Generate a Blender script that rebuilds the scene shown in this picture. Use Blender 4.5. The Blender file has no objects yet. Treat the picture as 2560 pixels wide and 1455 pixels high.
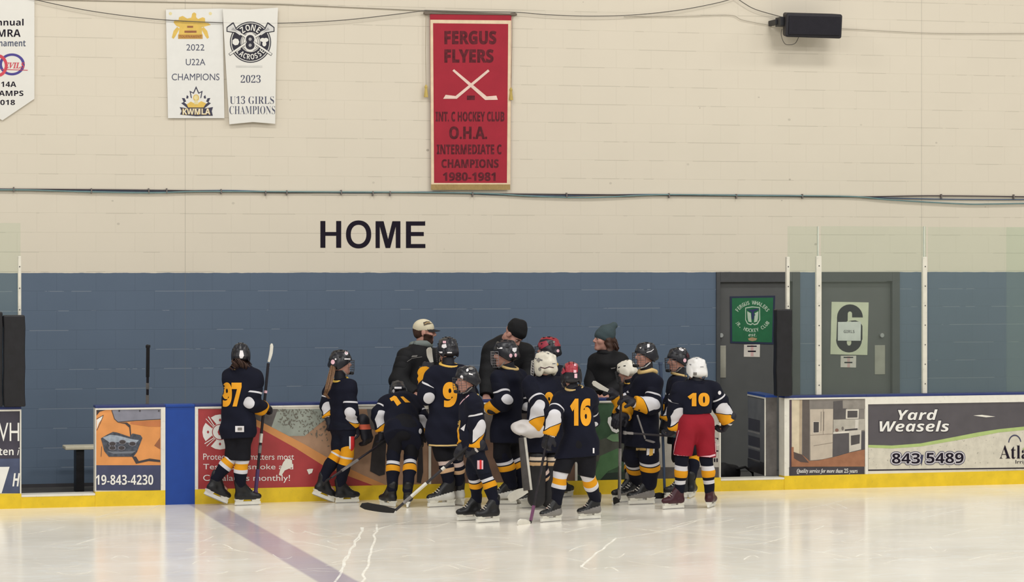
import bpy, bmesh, math, random
import numpy as np
from mathutils import Vector, Matrix
from mathutils.bvhtree import BVHTree

random.seed(7)
rng = np.random.default_rng(7)
scene = bpy.context.scene
COL = scene.collection
V = np.array

# ------------------------------------------------------------------ camera
FOCAL = 6600.0                      # focal length in pixels of the 2560-wide frame
HORIZON = 655.0                     # image row of the eye level
YAW = math.atan(FOCAL / 24000.0)    # the wall recedes to the right
EYE = 2.3
DIST = FOCAL * EYE / (1241.0 - HORIZON)
FWD = V([math.sin(YAW), math.cos(YAW), 0.0])
RGT = V([math.cos(YAW), -math.sin(YAW), 0.0])
CAM = V([0, 0, EYE]) - FWD * DIST
cam_data = bpy.data.cameras.new('camera')
cam = bpy.data.objects.new('camera', cam_data)
COL.objects.link(cam)
cam.location = CAM
cam.rotation_euler = (math.pi / 2, 0, -YAW)
cam_data.sensor_fit = 'HORIZONTAL'
cam_data.sensor_width = 36
cam_data.lens = FOCAL / 2560.0 * 36
cam_data.shift_y = (HORIZON - 727.5) / 2560.0
cam_data.clip_end = 200
scene.camera = cam

# ------------------------------------------------------------------ light
scene.view_settings.view_transform = 'Standard'
scene.view_settings.look = 'None'
scene.view_settings.gamma = 1
scene.view_settings.exposure = -0.60
world = bpy.data.worlds.new('hall')
scene.world = world
world.use_nodes = True
world.node_tree.nodes['Background'].inputs[0].default_value = (1.0, 0.985, 0.955, 1)
world.node_tree.nodes['Background'].inputs[1].default_value = 0.52


def lamp(x, y, z, sx, sy, power, tilt=0.0):
    d = bpy.data.lights.new('arena_lamp', 'AREA')
    d.shape = 'RECTANGLE'; d.size = sx; d.size_y = sy
    d.energy = power; d.color = (1.0, 0.985, 0.95)
    o = bpy.data.objects.new('arena_lamp', d)
    o.location = (x, y, z); o.rotation_euler = (tilt, 0, 0)
    COL.objects.link(o)


for lx in (-12, -4, 4, 12):
    for ly, pw in ((-3.2, 255), (-10.5, 430), (-18, 430)):
        lamp(lx, ly, 8.6, 2.6, 0.8, pw, 0.25)


# ------------------------------------------------------------------ geometry from the view
def ray(px, py):
    return FWD + RGT * ((px - 1280.0) / FOCAL) - V([0, 0, 1.0]) * ((py - HORIZON) / FOCAL)


def W(px, py, Y):
    r = ray(px, py)
    return CAM + r * ((Y - CAM[1]) / r[1])


def G(px, py, z=0.0):
    r = ray(px, py)
    return CAM + r * ((z - CAM[2]) / r[2])


YW = 2.29      # front face of the block wall


def unit(v):
    v = np.asarray(v, float)
    return v / max(1e-9, np.linalg.norm(v))


def lin(c):
    r = []
    for v in c:
        v = v / 255.0
        r.append(v / 12.92 if v <= 0.04045 else ((v + 0.055) / 1.055) ** 2.4)
    return r


# ------------------------------------------------------------------ materials
MATS = {}


def nd(nt, kind, **kw):
    n = nt.nodes.new(kind)
    for k, v in kw.items():
        setattr(n, k, v)
    return n


def mat(name, rgb, rough=0.7, metal=0.0, var=0.08, scale=12.0, bump=0.0, bscale=60.0, spec=0.4, specks=0.0):
    """plain surface colour with a faint mottling, optional bump and worn specks"""
    if name in MATS:
        return MATS[name]
    m = bpy.data.materials.new(name); m.use_nodes = True
    nt = m.node_tree; b = nt.nodes['Principled BSDF']
    c = lin(rgb)
    tc = nd(nt, 'ShaderNodeTexCoord')
    no = nd(nt, 'ShaderNodeTexNoise'); no.inputs['Scale'].default_value = scale; no.inputs['Detail'].default_value = 4
    nt.links.new(tc.outputs['Object'], no.inputs['Vector'])
    rp = nd(nt, 'ShaderNodeValToRGB')
    rp.color_ramp.elements[0].position = 0.3; rp.color_ramp.elements[1].position = 0.7
    rp.color_ramp.elements[0].color = [max(0, v * (1 - var)) for v in c] + [1]
    rp.color_ramp.elements[1].color = [min(1, v * (1 + var)) for v in c] + [1]
    nt.links.new(no.outputs['Fac'], rp.inputs['Fac'])
    out = rp.outputs['Color']
    if specks:
        n2 = nd(nt, 'ShaderNodeTexNoise'); n2.inputs['Scale'].default_value = 38; n2.inputs['Detail'].default_value = 3
        nt.links.new(tc.outputs['Object'], n2.inputs['Vector'])
        r2 = nd(nt, 'ShaderNodeValToRGB')
        r2.color_ramp.elements[0].position = 0.64; r2.color_ramp.elements[0].color = (0, 0, 0, 1)
        r2.color_ramp.elements[1].position = 0.70; r2.color_ramp.elements[1].color = (specks,) * 3 + (1,)
        nt.links.new(n2.outputs['Fac'], r2.inputs['Fac'])
        mx = nd(nt, 'ShaderNodeMix', data_type='RGBA')
        nt.links.new(r2.outputs['Color'], mx.inputs[0]); nt.links.new(out, mx.inputs[6])
        mx.inputs[7].default_value = lin((92, 84, 76)) + [1]
        out = mx.outputs[2]
    nt.links.new(out, b.inputs['Base Color'])
    b.inputs['Roughness'].default_value = rough
    b.inputs['Metallic'].default_value = metal
    b.inputs['Specular IOR Level'].default_value = spec
    if bump:
        n3 = nd(nt, 'ShaderNodeTexNoise'); n3.inputs['Scale'].default_value = bscale; n3.inputs['Detail'].default_value = 3
        nt.links.new(tc.outputs['Object'], n3.inputs['Vector'])
        bp = nd(nt, 'ShaderNodeBump'); bp.inputs['Strength'].default_value = bump; bp.inputs['Distance'].default_value = 0.01
        nt.links.new(n3.outputs['Fac'], bp.inputs['Height']); nt.links.new(bp.outputs[0], b.inputs['Normal'])
    MATS[name] = m
    return m


def mth(nt, op, a, b=None, c=None):
    n = nd(nt, 'ShaderNodeMath', operation=op)
    for i, v in enumerate((a, b, c)):
        if v is None:
            continue
        if isinstance(v, (int, float)):
            n.inputs[i].default_value = v
        else:
            nt.links.new(v, n.inputs[i])
    return n.outputs[0]


def mixc(nt, fac, a, b):
    n = nd(nt, 'ShaderNodeMix', data_type='RGBA')
    for i, v in ((0, fac), (6, a), (7, b)):
        if isinstance(v, (int, float)):
            n.inputs[i].default_value = v
        elif isinstance(v, (list, tuple)):
            n.inputs[i].default_value = list(v) + [1] if len(v) == 3 else v
        else:
            nt.links.new(v, n.inputs[i])
    return n.outputs[2]


def ramp(nt, fac, stops, interp='CONSTANT'):
    n = nd(nt, 'ShaderNodeValToRGB'); cr = n.color_ramp; cr.interpolation = interp
    while len(cr.elements) > 1:
        cr.elements.remove(cr.elements[-1])
    cr.elements[0].position = stops[0][0]; cr.elements[0].color = list(stops[0][1]) + [1]
    for p, c in stops[1:]:
        e = cr.elements.new(p); e.color = list(c) + [1]
    nt.links.new(fac, n.inputs['Fac'])
    return n.outputs['Color']


def wall_material():
    m = bpy.data.materials.new('painted_block'); m.use_nodes = True
    nt = m.node_tree; b = nt.nodes['Principled BSDF']
    tc = nd(nt, 'ShaderNodeTexCoord')
    sp = nd(nt, 'ShaderNodeSeparateXYZ'); nt.links.new(tc.outputs['Object'], sp.inputs[0])
    X, Z = sp.outputs['X'], sp.outputs['Z']
    cb = nd(nt, 'ShaderNodeCombineXYZ'); nt.links.new(X, cb.inputs[0]); nt.links.new(Z, cb.inputs[1])
    br = nd(nt, 'ShaderNodeTexBrick'); nt.links.new(cb.outputs[0], br.inputs['Vector'])
    br.inputs['Scale'].default_value = 1; br.inputs['Brick Width'].default_value = 0.4; br.inputs['Row Height'].default_value = 0.2
    br.inputs['Mortar Size'].default_value = 0.0045; br.inputs['Mortar Smooth'].default_value = 0.5; br.inputs['Bias'].default_value = 0
    br.inputs['Color1'].default_value = (1, 1, 1, 1); br.inputs['Color2'].default_value = (.985, .985, .985, 1)
    br.inputs['Mortar'].default_value = (0, 0, 0, 1)
    # bed joints only (they show stronger than the head joints)
    zm = mth(nt, 'FRACT', mth(nt, 'ADD', mth(nt, 'MULTIPLY', Z, 5.0), 0.5))
    bed = mth(nt, 'LESS_THAN', mth(nt, 'ABSOLUTE', mth(nt, 'SUBTRACT', zm, 0.5)), 0.020)
    n1 = nd(nt, 'ShaderNodeTexNoise'); n1.inputs['Scale'].default_value = 2.1; n1.inputs['Detail'].default_value = 5
    nt.links.new(tc.outputs['Object'], n1.inputs['Vector'])
    n2 = nd(nt, 'ShaderNodeTexNoise'); n2.inputs['Scale'].default_value = 9; n2.inputs['Detail'].default_value = 2
    nt.links.new(tc.outputs['Object'], n2.inputs['Vector'])
    worn = mth(nt, 'MULTIPLY', bed, mth(nt, 'GREATER_THAN', n1.outputs['Fac'], 0.52))
    cream = mixc(nt, mth(nt, 'MULTIPLY', n1.outputs['Fac'], 0.5), lin((222, 212, 194)), lin((211, 202, 184)))
    blue = mixc(nt, mth(nt, 'MULTIPLY', n1.outputs['Fac'], 0.6), lin((94, 109, 128)), lin((83, 97, 115)))
    cream = mixc(nt, mth(nt, 'MULTIPLY', mth(nt, 'SUBTRACT', 1.0, br.outputs['Fac']), 0.0), cream, lin((150, 142, 126)))
    cream = mixc(nt, mth(nt, 'MULTIPLY', br.outputs['Fac'], 0.05), cream, lin((120, 112, 98)))
    cream = mixc(nt, mth(nt, 'MULTIPLY', worn, 0.20), cream, lin((128, 120, 106)))
    blue = mixc(nt, mth(nt, 'MULTIPLY', br.outputs['Fac'], 0.12), blue, lin((50, 60, 74)))
    blue = mixc(nt, mth(nt, 'MULTIPLY', worn, 0.34), blue, lin((158, 165, 172)))
    # scuffs from pucks: sparse small marks on the cream paint
    vo = nd(nt, 'ShaderNodeTexVoronoi'); vo.inputs['Scale'].default_value = 3.4
    mp = nd(nt, 'ShaderNodeMapping'); mp.inputs['Scale'].default_value = (1.0, 1.0, 1.25)
    nt.links.new(tc.outputs['Object'], mp.inputs['Vector']); nt.links.new(mp.outputs[0], vo.inputs['Vector'])
    vs = nd(nt, 'ShaderNodeSeparateColor'); nt.links.new(vo.outputs['Color'], vs.inputs[0])
    rad = mth(nt, 'MULTIPLY', mth(nt, 'MULTIPLY', vs.outputs[0], vs.outputs[1]), 0.075)
    sc = mth(nt, 'LESS_THAN', vo.outputs['Distance'], rad)
    cream = mixc(nt, mth(nt, 'MULTIPLY', sc, mth(nt, 'MULTIPLY', vs.outputs[2], 0.6)), cream, lin((112, 104, 92)))
    edge = mth(nt, 'ADD', 2.181, mth(nt, 'MULTIPLY', n2.outputs['Fac'], 0.014))
    colr = mixc(nt, mth(nt, 'LESS_THAN', Z, edge), cream, blue)
    # two control joints that run up the wall
    for jx in (float(W(463, 400, YW)[0]), float(W(2304, 200, YW)[0])):
        j = mth(nt, 'LESS_THAN', mth(nt, 'ABSOLUTE', mth(nt, 'SUBTRACT', X, jx)), 0.004)
        colr = mixc(nt, mth(nt, 'MULTIPLY', j, 0.30), colr, lin((120, 114, 104)))
    nt.links.new(colr, b.inputs['Base Color'])
    b.inputs['Roughness'].default_value = 0.55; b.inputs['Specular IOR Level'].default_value = 0.3
    h = mth(nt, 'SUBTRACT', mth(nt, 'MULTIPLY', n2.outputs['Fac'], 0.15), mth(nt, 'ADD', mth(nt, 'MULTIPLY', br.outputs['Fac'], .35), mth(nt, 'MULTIPLY', bed, .65)))
    bp = nd(nt, 'ShaderNodeBump'); bp.inputs['Strength'].default_value = 0.35; bp.inputs['Distance'].default_value = 0.006
    nt.links.new(h, bp.inputs['Height']); nt.links.new(bp.outputs[0], b.inputs['Normal'])
    return m


def ice_material():
    m = bpy.data.materials.new('ice'); m.use_nodes = True
    nt = m.node_tree; b = nt.nodes['Principled BSDF']
    tc = nd(nt, 'ShaderNodeTexCoord')
    sp = nd(nt, 'ShaderNodeSeparateXYZ'); nt.links.new(tc.outputs['Object'], sp.inputs[0])
    n1 = nd(nt, 'ShaderNodeTexNoise'); n1.inputs['Scale'].default_value = 1.3; n1.inputs['Detail'].default_value = 6
    nt.links.new(tc.outputs['Object'], n1.inputs['Vector'])
    base = mixc(nt, n1.outputs['Fac'], lin((240, 232, 216)), lin((250, 245, 234)))
    # the rink line painted under the ice, running out from the blue board
    x0, x1 = float(W(472, 1200, 0)[0]), float(W(546, 1200, 0)[0])
    # skate marks: ridged, stretched noise
    for rot, sx, sy, th, amt in ((0.35, 0.55, 2.2, 0.011, .55), (-0.5, 0.5, 2.6, 0.010, .5), (1.1, 1.1, 2.0, 0.008, .4)):
        mp = nd(nt, 'ShaderNodeMapping'); mp.inputs['Rotation'].default_value = (0, 0, rot); mp.inputs['Scale'].default_value = (sx, sy, 1)
        nt.links.new(tc.outputs['Object'], mp.inputs['Vector'])
        n2 = nd(nt, 'ShaderNodeTexNoise'); n2.inputs['Scale'].default_value = 1.4; n2.inputs['Detail'].default_value = 1.5
        nt.links.new(mp.outputs[0], n2.inputs['Vector'])
        l = mth(nt, 'LESS_THAN', mth(nt, 'ABSOLUTE', mth(nt, 'SUBTRACT', n2.outputs['Fac'], 0.5)), th)
        base = mixc(nt, mth(nt, 'MULTIPLY', l, amt), base, lin((250, 248, 240)))
    def soft(e):
        n = nd(nt, 'ShaderNodeMapRange', interpolation_type='SMOOTHSTEP'); nt.links.new(sp.outputs['X'], n.inputs[0])
        n.inputs[1].default_value = e - .02; n.inputs[2].default_value = e + .02
        return n.outputs[0]
    inl = mth(nt, 'MULTIPLY', soft(x0), mth(nt, 'SUBTRACT', 1.0, soft(x1)))
    inl = mth(nt, 'MULTIPLY', inl, mth(nt, 'LESS_THAN', sp.outputs['Y'], 0.0))
    base = mixc(nt, mth(nt, 'MULTIPLY', inl, mth(nt, 'ADD', 0.38, mth(nt, 'MULTIPLY', n1.outputs['Fac'], 0.30))), base, lin((132, 116, 164)))
    nt.links.new(base, b.inputs['Base Color'])
    b.inputs['Specular IOR Level'].default_value = 0.5
    b.inputs['IOR'].default_value = 1.31
    r = mth(nt, 'ADD', 0.11, mth(nt, 'MULTIPLY', n1.outputs['Fac'], 0.12))
    nt.links.new(r, b.inputs['Roughness'])
    n4 = nd(nt, 'ShaderNodeTexNoise'); n4.inputs['Scale'].default_value = 9; n4.inputs['Detail'].default_value = 5
    nt.links.new(tc.outputs['Object'], n4.inputs['Vector'])
    bp = nd(nt, 'ShaderNodeBump'); bp.inputs['Strength'].default_value = 0.03; bp.inputs['Distance'].default_value = 0.01
    nt.links.new(n4.outputs['Fac'], bp.inputs['Height']); nt.links.new(bp.outputs[0], b.inputs['Normal'])
    return m


def glass_material():
    m = bpy.data.materials.new('rink_glass'); m.use_nodes = True
    nt = m.node_tree; nt.nodes.clear()
    o = nd(nt, 'ShaderNodeOutputMaterial')
    t = nd(nt, 'ShaderNodeBsdfTransparent'); t.inputs[0].default_value = (.945, .97, .945, 1)
    g = nd(nt, 'ShaderNodeBsdfGlossy'); g.inputs['Roughness'].default_value = 0.03; g.inputs[0].default_value = (.9, 1, .94, 1)
    d = nd(nt, 'ShaderNodeBsdfDiffuse'); d.inputs[0].default_value = (.72, .80, .70, 1)
    f = nd(nt, 'ShaderNodeFresnel'); f.inputs[0].default_value = 1.25
    m1 = nd(nt, 'ShaderNodeMixShader'); nt.links.new(f.outputs[0], m1.inputs[0])
    nt.links.new(t.outputs[0], m1.inputs[1]); nt.links.new(g.outputs[0], m1.inputs[2])
    m2 = nd(nt, 'ShaderNodeMixShader'); m2.inputs[0].default_value = 0.035
    nt.links.new(m1.outputs[0], m2.inputs[1]); nt.links.new(d.outputs[0], m2.inputs[2])
    nt.links.new(m2.outputs[0], o.inputs[0])
    return m


# ------------------------------------------------------------------ object helpers
def tag(o, label=None, cat=None, group=None, kind=None):
    if label: o['label'] = label
    if cat: o['category'] = cat
    if group: o['group'] = group
    if kind: o['kind'] = kind
    return o


def empty(name, loc, label=None, cat=None, group=None, kind=None):
    o = bpy.data.objects.new(name, None)
    o.empty_display_size = 0.1
    o.location = loc
    COL.objects.link(o)
    return tag(o, label, cat, group, kind)


def wloc(o):
    p = V([0.0, 0, 0])
    while o is not None:
        p = p + V(o.location)
        o = o.parent
    return p


def mesh(name, verts, faces, mats, parent=None, idx=None, smooth=False, attr=None):
    """verts are world points; the object sits at its parent's origin"""
    verts = np.asarray(verts, float).reshape(-1, 3)
    if parent is not None:
        verts = verts - wloc(parent)
    me = bpy.data.meshes.new(name)
    me.from_pydata(verts.tolist(), [], [list(f) for f in faces] if not isinstance(faces, np.ndarray) else faces.tolist())
    for m in (mats if isinstance(mats, (list, tuple)) else [mats]):
        me.materials.append(m)
    if idx is not None:
        me.polygons.foreach_set('material_index', np.asarray(idx, dtype=np.int32))
    if smooth:
        me.polygons.foreach_set('use_smooth', np.ones(len(me.polygons), dtype=bool))
    if attr is not None:
        a = me.attributes.new('sl', 'FLOAT_VECTOR', 'POINT')
        a.data.foreach_set('vector', np.asarray(attr, dtype=np.float32).ravel())
    me.update()
    o = bpy.data.objects.new(name, me)
    COL.objects.link(o)
    if parent is not None:
        o.parent = parent
    return o


class Geo:
    """collects simple shapes (world coordinates) into ONE mesh"""
    def __init__(s):
        s.v = []; s.f = []; s.i = []; s.m = []

    def mi(s, m):
        if m not in s.m: s.m.append(m)
        return s.m.index(m)

    def add(s, vs, fs, m):
        n = len(s.v); k = s.mi(m)
        s.v += [tuple(map(float, p)) for p in vs]
        for f in fs:
            s.f.append([n + j for j in f]); s.i.append(k)

    def box(s, x0, x1, y0, y1, z0, z1, m):
        vs = [(x, y, z) for x in (x0, x1) for y in (y0, y1) for z in (z0, z1)]
        s.add(vs, [(0, 1, 3, 2), (4, 6, 7, 5), (0, 4, 5, 1), (2, 3, 7, 6), (0, 2, 6, 4), (1, 5, 7, 3)], m)

    def hexa(s, p, m):
        s.add(p, [(0, 3, 2, 1), (4, 5, 6, 7), (0, 1, 5, 4), (1, 2, 6, 5), (2, 3, 7, 6), (3, 0, 4, 7)], m)

    def tube(s, pts, r, m, n=8, cap=True):
        pts = [V(p, dtype=float) for p in pts]
        rs = r if isinstance(r, (list, tuple)) else [r] * len(pts)
        vs = []; fs = []
        up = V([0.13, 0.27, 0.95])
        for i, p in enumerate(pts):
            t = unit(pts[min(i + 1, len(pts) - 1)] - pts[max(i - 1, 0)])
            a = np.cross(t, up)
            if np.linalg.norm(a) < 1e-3: a = np.cross(t, V([1.0, 0, 0]))
            a = unit(a); b = np.cross(t, a)
            for k in range(n):
                th = 2 * math.pi * k / n
                vs.append(p + (a * math.cos(th) + b * math.sin(th)) * rs[i])
        for i in range(len(pts) - 1):
            for k in range(n):
                fs.append((i * n + k, i * n + (k + 1) % n, (i + 1) * n + (k + 1) % n, (i + 1) * n + k))
        if cap:
            fs.append(tuple(range(n))[::-1]); fs.append(tuple(range((len(pts) - 1) * n, len(pts) * n)))
        s.add(vs, fs, m)

    def obox(s, c, ax, ay, az, hx, hy, hz, m):
        c = V(c); p = []
        for z in (-1, 1):
            for x, y in ((-1, -1), (1, -1), (1, 1), (-1, 1)):
                p.append(c + ax * hx * x + ay * hy * y + az * hz * z)
        s.hexa(p, m)

    def build(s, name, parent=None, smooth=False, bevel=0.0, seg=2):
        o = mesh(name, s.v, s.f, s.m, parent, s.i, smooth)
        if bevel:
            md = o.modifiers.new('b', 'BEVEL'); md.width = bevel; md.segments = seg; md.limit_method = 'ANGLE'
        return o


# ------------------------------------------------------------------ text
def uni(t, style):
    """the same letters from the serif / bold / italic alphabets of the built-in font stack"""
    if style == 'plain': return t
    base = {'serif': (0x1D400, 0x1D41A, 0x1D7CE), 'bold': (0x1D5D4, 0x1D5EE, 0x1D7EC),
            'bolditalic': (0x1D63C, 0x1D656, 0x1D7EC), 'script': (0x1D468, 0x1D482, 0x1D7CE)}[style]
    r = ''
    for ch in t:
        if 'A' <= ch <= 'Z': r += chr(base[0] + ord(ch) - 65)
        elif 'a' <= ch <= 'z': r += chr(base[1] + ord(ch) - 97)
        elif '0' <= ch <= '9': r += chr(base[2] + ord(ch) - 48)
        else: r += ch
    return r


def text_geo(t, style='plain', offset=0.0, shear=0.0, space=1.0):
    """flat letters: 2D points scaled to the unit box, and faces"""
    cu = bpy.data.curves.new('letters', 'FONT')
    cu.body = uni(t, style); cu.size = 1; cu.offset = offset; cu.shear = shear; cu.space_character = space
    cu.resolution_u = 5
    ob = bpy.data.objects.new('letters', cu)
    COL.objects.link(ob)
    me = bpy.data.meshes.new_from_object(ob)
    v = V([x.co[:2] for x in me.vertices]).reshape(-1, 2)
    f = [list(p.vertices) for p in me.polygons]
    bpy.data.objects.remove(ob); bpy.data.curves.remove(cu); bpy.data.meshes.remove(me)
    lo, hi = v.min(0), v.max(0)
    return (v - lo) / (hi - lo), f, (hi - lo)


class Flat(Geo):
    """printed shapes on a plane Y = const, drawn from their outline in the photograph"""
    def __init__(s, Y, step=0.0012):
        super().__init__(); s.Y = Y; s.step = step

    def P(s, p, layer):
        return W(p[0], p[1], s.Y - layer * s.step)

    def poly(s, pts, m, layer=1):
        s.q = (getattr(s, 'q', -1) + 1) % 20; layer += .04 * s.q     # no two prints share a plane
        s.add([s.P(p, layer) for p in pts], [tuple(range(len(pts)))[::-1]], m)

    def rect(s, x0, y0, x1, y1, m, layer=1):
        s.poly([(x0, y0), (x1, y0), (x1, y1), (x0, y1)], m, layer)

    def ell(s, cx, cy, rx, ry, m, layer=1, n=28, a0=0, a1=360):
        s.poly([(cx + rx * math.cos(math.radians(a0 + (a1 - a0) * k / n)), cy + ry * math.sin(math.radians(a0 + (a1 - a0) * k / n)))
                for k in range(n + (a1 - a0 < 360))], m, layer)

    def ring(s, cx, cy, r0, r1, m, layer=1, n=40, a0=0, a1=360, ky=1.0):
        vs = []; fs = []
        for k in range(n + 1):
            a = math.radians(a0 + (a1 - a0) * k / n)
            for r in (r0, r1):
                vs.append(s.P((cx + r * math.cos(a), cy + r * ky * math.sin(a)), layer))
        for k in range(n):
            fs.append((2 * k, 2 * k + 2, 2 * k + 3, 2 * k + 1))
        s.add(vs, fs, m)

    def stroke(s, pts, w, m, layer=1):
        for q, ((x0, y0), (x1, y1)) in enumerate(zip(pts[:-1], pts[1:])):
            L = math.hypot(x1 - x0, y1 - y0) or 1
            nx, ny = -(y1 - y0) / L * w / 2, (x1 - x0) / L * w / 2
            ex, ey = (x1 - x0) / L * w * .25, (y1 - y0) / L * w * .25
            s.poly([(x0 - ex + nx, y0 - ey + ny), (x1 + ex + nx, y1 + ey + ny), (x1 + ex - nx, y1 + ey - ny), (x0 - ex - nx, y0 - ey - ny)], m, layer + .25 * (q % 2))

    def text(s, t, box, m, layer=2, style='plain', offset=0.0, shear=0.0, space=1.0, clip=None):
        v, f, _ = text_geo(t, style, offset, shear, space)
        x0, y0, x1, y1 = box
        pts = []
        for a, b in v:
            x = x0 + (x1 - x0) * a
            if clip: x = min(max(x, clip[0]), clip[1])
            pts.append(s.P((x, y1 + (y0 - y1) * b), layer))
        s.add(pts, f, m)

    def arc_text(s, t, cx, cy, r, h, a0, a1, m, layer=2, style='bold', flip=False, ky=1.0, offset=0.0, ratio=0.8):
        n = len(t)
        for i, ch in enumerate(t):
            if ch == ' ': continue
            a = math.radians(a0 + (a1 - a0) * (i + .5) / n)
            v, f, sz = text_geo(ch, style, offset)
            w = h * min(1.3, sz[0] / max(sz[1], .3)) * ratio
            hh = h if ch not in '.,' else h * .25
            ox, oy = cx + r * math.cos(a), cy + r * ky * math.sin(a)
            rad = V([math.cos(a), math.sin(a)]) * (-1 if flip else 1)
            tan = V([-math.sin(a), math.cos(a)]) * (-1 if flip else 1)
            pts = []
            for u, q in v:
                d = tan * (u - .5) * w + rad * ((q * hh) - h / 2)
                pts.append(s.P((ox + d[0], oy + d[1]), layer))
            s.add(pts, f, m)

# ================================================================== the setting
def X0(px, Y, py=1000): return float(W(px, py, Y)[0])
def ZZ(px, py, Y): return float(W(px, py, Y)[2])


M_wall = wall_material(); M_ice = ice_material(); M_glass = glass_material()
M_door = mat('door_paint', (84, 84, 84), .5, var=.06, scale=6)
M_frame = mat('door_frame_paint', (70, 71, 73), .5)
M_floor = mat('bench_floor', (74, 72, 70), .8, var=.2, bump=.2)
white_b = mat('white_plastic', (226, 222, 210), .35, var=.04, specks=.15)
blue_b = mat('blue_plastic', (28, 68, 150), .35, var=.05)
navy_cap = mat('navy_cap', (44, 56, 108), .4)
yellow_b = mat('yellow_kick', (226, 192, 40), .4, var=.10, scale=7, specks=.10)
black_vinyl = mat('black_vinyl', (22, 21, 25), .45, bump=.25, bscale=14, var=.2)
alu = mat('post_white', (214, 210, 196), .45, var=.06, specks=.2)
ink_w = mat('ink_white', (232, 230, 224), .5, var=.03)
ink_k = mat('ink_black', (32, 26, 38), .7, spec=.12)
ink_n = mat('ink_navy', (58, 60, 88), .5)
ink_r = mat('ink_red', (168, 48, 54), .5)
ink_o = mat('ink_orange', (216, 146, 86), .5)
cloth_w = mat('banner_white', (228, 225, 217), .45, var=.02, scale=4)
steel = mat('steel', (190, 190, 192), .3, metal=.9)
dkgrey = mat('dark_grey', (62, 60, 64), .55)

# block wall, with the two door openings left in it
g = Geo()
ZT = 6.4
dl0, dl1 = X0(1790, YW), X0(1999, YW)      # door nearest the bench
dr0, dr1 = X0(2042, YW), X0(2248, YW)      # the door with the number on it
dtop = 2.19
xs = [-12.0, dl0, dl1, dr0, dr1, 14.0]
for a, b_, z0 in ((xs[0], xs[1], 0), (xs[1], xs[2], dtop), (xs[2], xs[3], 0), (xs[3], xs[4], dtop), (xs[4], xs[5], 0)):
    g.box(a, b_, YW, YW + .2, z0, ZT, M_wall)
tag(g.build('wall_back'), kind='structure')
g = Geo(); g.box(-12, 14, .0, YW + .2, -.1, 0, M_floor)
tag(g.build('floor'), kind='structure')
g = Geo(); g.box(-16, 18, -34, 0, -.1, 0, M_ice)
tag(g.build('floor_ice'), kind='structure')
g = Geo()
for a, b_ in ((xs[0], dl0), (dl1, dr0), (dr1, xs[5])):
    g.box(a, b_, YW - .012, YW, 0, .035, dkgrey)
tag(g.build('baseboard_back'), kind='structure')

# block joint line high on the wall, its shadow modelled as a thin grey cord
g = Geo()
pts = [W(px, py, YW - .012) for px, py in ((-120, -6), (300, 3), (700, 11), (1065, 27), (1290, 35))]
g.tube(pts, .004, mat('joint_shade_grey', (150, 142, 126), .6), 6)
tag(g.build('joint_shade_upper'), kind='structure')

# doors
for name, x0, x1, lockpx, plate, knob in (('door_1', dl0, dl1, 1801, (1792, 864, 1815, 922), None), ('door_2', dr0, dr1, 2203, (2187, 863, 2213, 914), 1)):
    root = empty(name, ((x0 + x1) / 2, YW, 0), kind='structure')
    g = Geo()
    jw = .09
    g.box(x0, x0 + .045, YW - .02, YW + .15, 0, dtop, M_frame)
    g.box(x1 - jw, x1, YW - .02, YW + .15, 0, dtop, M_frame)
    g.box(x0 + .045, x1 - jw, YW - .02, YW + .15, dtop - .105, dtop, M_frame)
    g.build('door_frame', root, bevel=.004)
    g = Geo()
    g.box(x0 + .047, x1 - jw - .002, YW + .04, YW + .085, 0.005, dtop - .107, M_door)
    g.build('door_leaf', root)
    g = Geo()
    p = W(lockpx, 838, YW + .03)
    g.tube([p + V([0, .012, 0]), p - V([0, .03, 0])], [.026, .024], steel, 16)
    g.build('door_lock', root, smooth=False)
    g = Geo()
    a = W(plate[0], plate[3], YW + .035); b_ = W(plate[2], plate[1], YW + .035)
    g.box(a[0], b_[0], YW + .034, YW + .041, a[2] - .10, b_[2], mat('push_plate', (168, 164, 152), .35, metal=.3, var=.2, scale=5))
    g.build('push_plate', root, bevel=.004)

# HOME lettering painted on the wall
f = Flat(YW, .002)
for ch, box in (('H', (801, 552.5, 853, 619.5)), ('O', (865, 551, 928, 621)), ('M', (939, 553, 1001, 620)), ('E', (1015, 553.5, 1063.5, 620))):
    x0, y0, x1, y1 = box
    if ch == 'O':
        vs = []; fs = []
        for k in range(48):
            a = 2 * math.pi * k / 48
            ca, sa = math.cos(a), math.sin(a)
            e = lambda c: math.copysign(abs(c) ** .92, c)
            vs.append(f.P((896.5 + 31.5 * e(ca), 586 + 35 * e(sa)), 1)); vs.append(f.P((896.5 + 19.5 * e(ca), 586 + 24 * e(sa)), 1))
        for k in range(48):
            j = (k + 1) % 48
            fs.append((2 * k, 2 * j, 2 * j + 1, 2 * k + 1))
        f.add(vs, fs, ink_k)
    elif ch == 'H':
        f.rect(x0, y0, x0 + 12.5, y1, ink_k); f.rect(x1 - 12.5, y0, x1, y1, ink_k); f.rect(x0 + 12.5, 580, x1 - 12.5, 589.5, ink_k)
    elif ch == 'M':
        f.rect(x0, y0, x0 + 10.5, y1, ink_k); f.rect(x1 - 11.5, y0, x1, y1, ink_k)
        f.poly([(x0 + 10.5, y0), (x0 + 20, y0), (970.3, 598), (x1 - 20, y0), (x1 - 11.5, y0), (x1 - 11.5, 566), (975.5, y1), (964, y1), (x0 + 10.5, 566)], ink_k)
    else:
        f.rect(x0, y0, x0 + 12.5, y1, ink_k)
        f.rect(x0 + 12.5, y0, x1 - .5, y0 + 10.5, ink_k); f.rect(x0 + 12.5, 580, x1 - 4, 590, ink_k); f.rect(x0 + 12.5, y1 - 10, x1, y1, ink_k)
tag(f.build('wall_lettering'), 'large black HOME lettering painted on the cream block wall', 'lettering')

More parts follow.
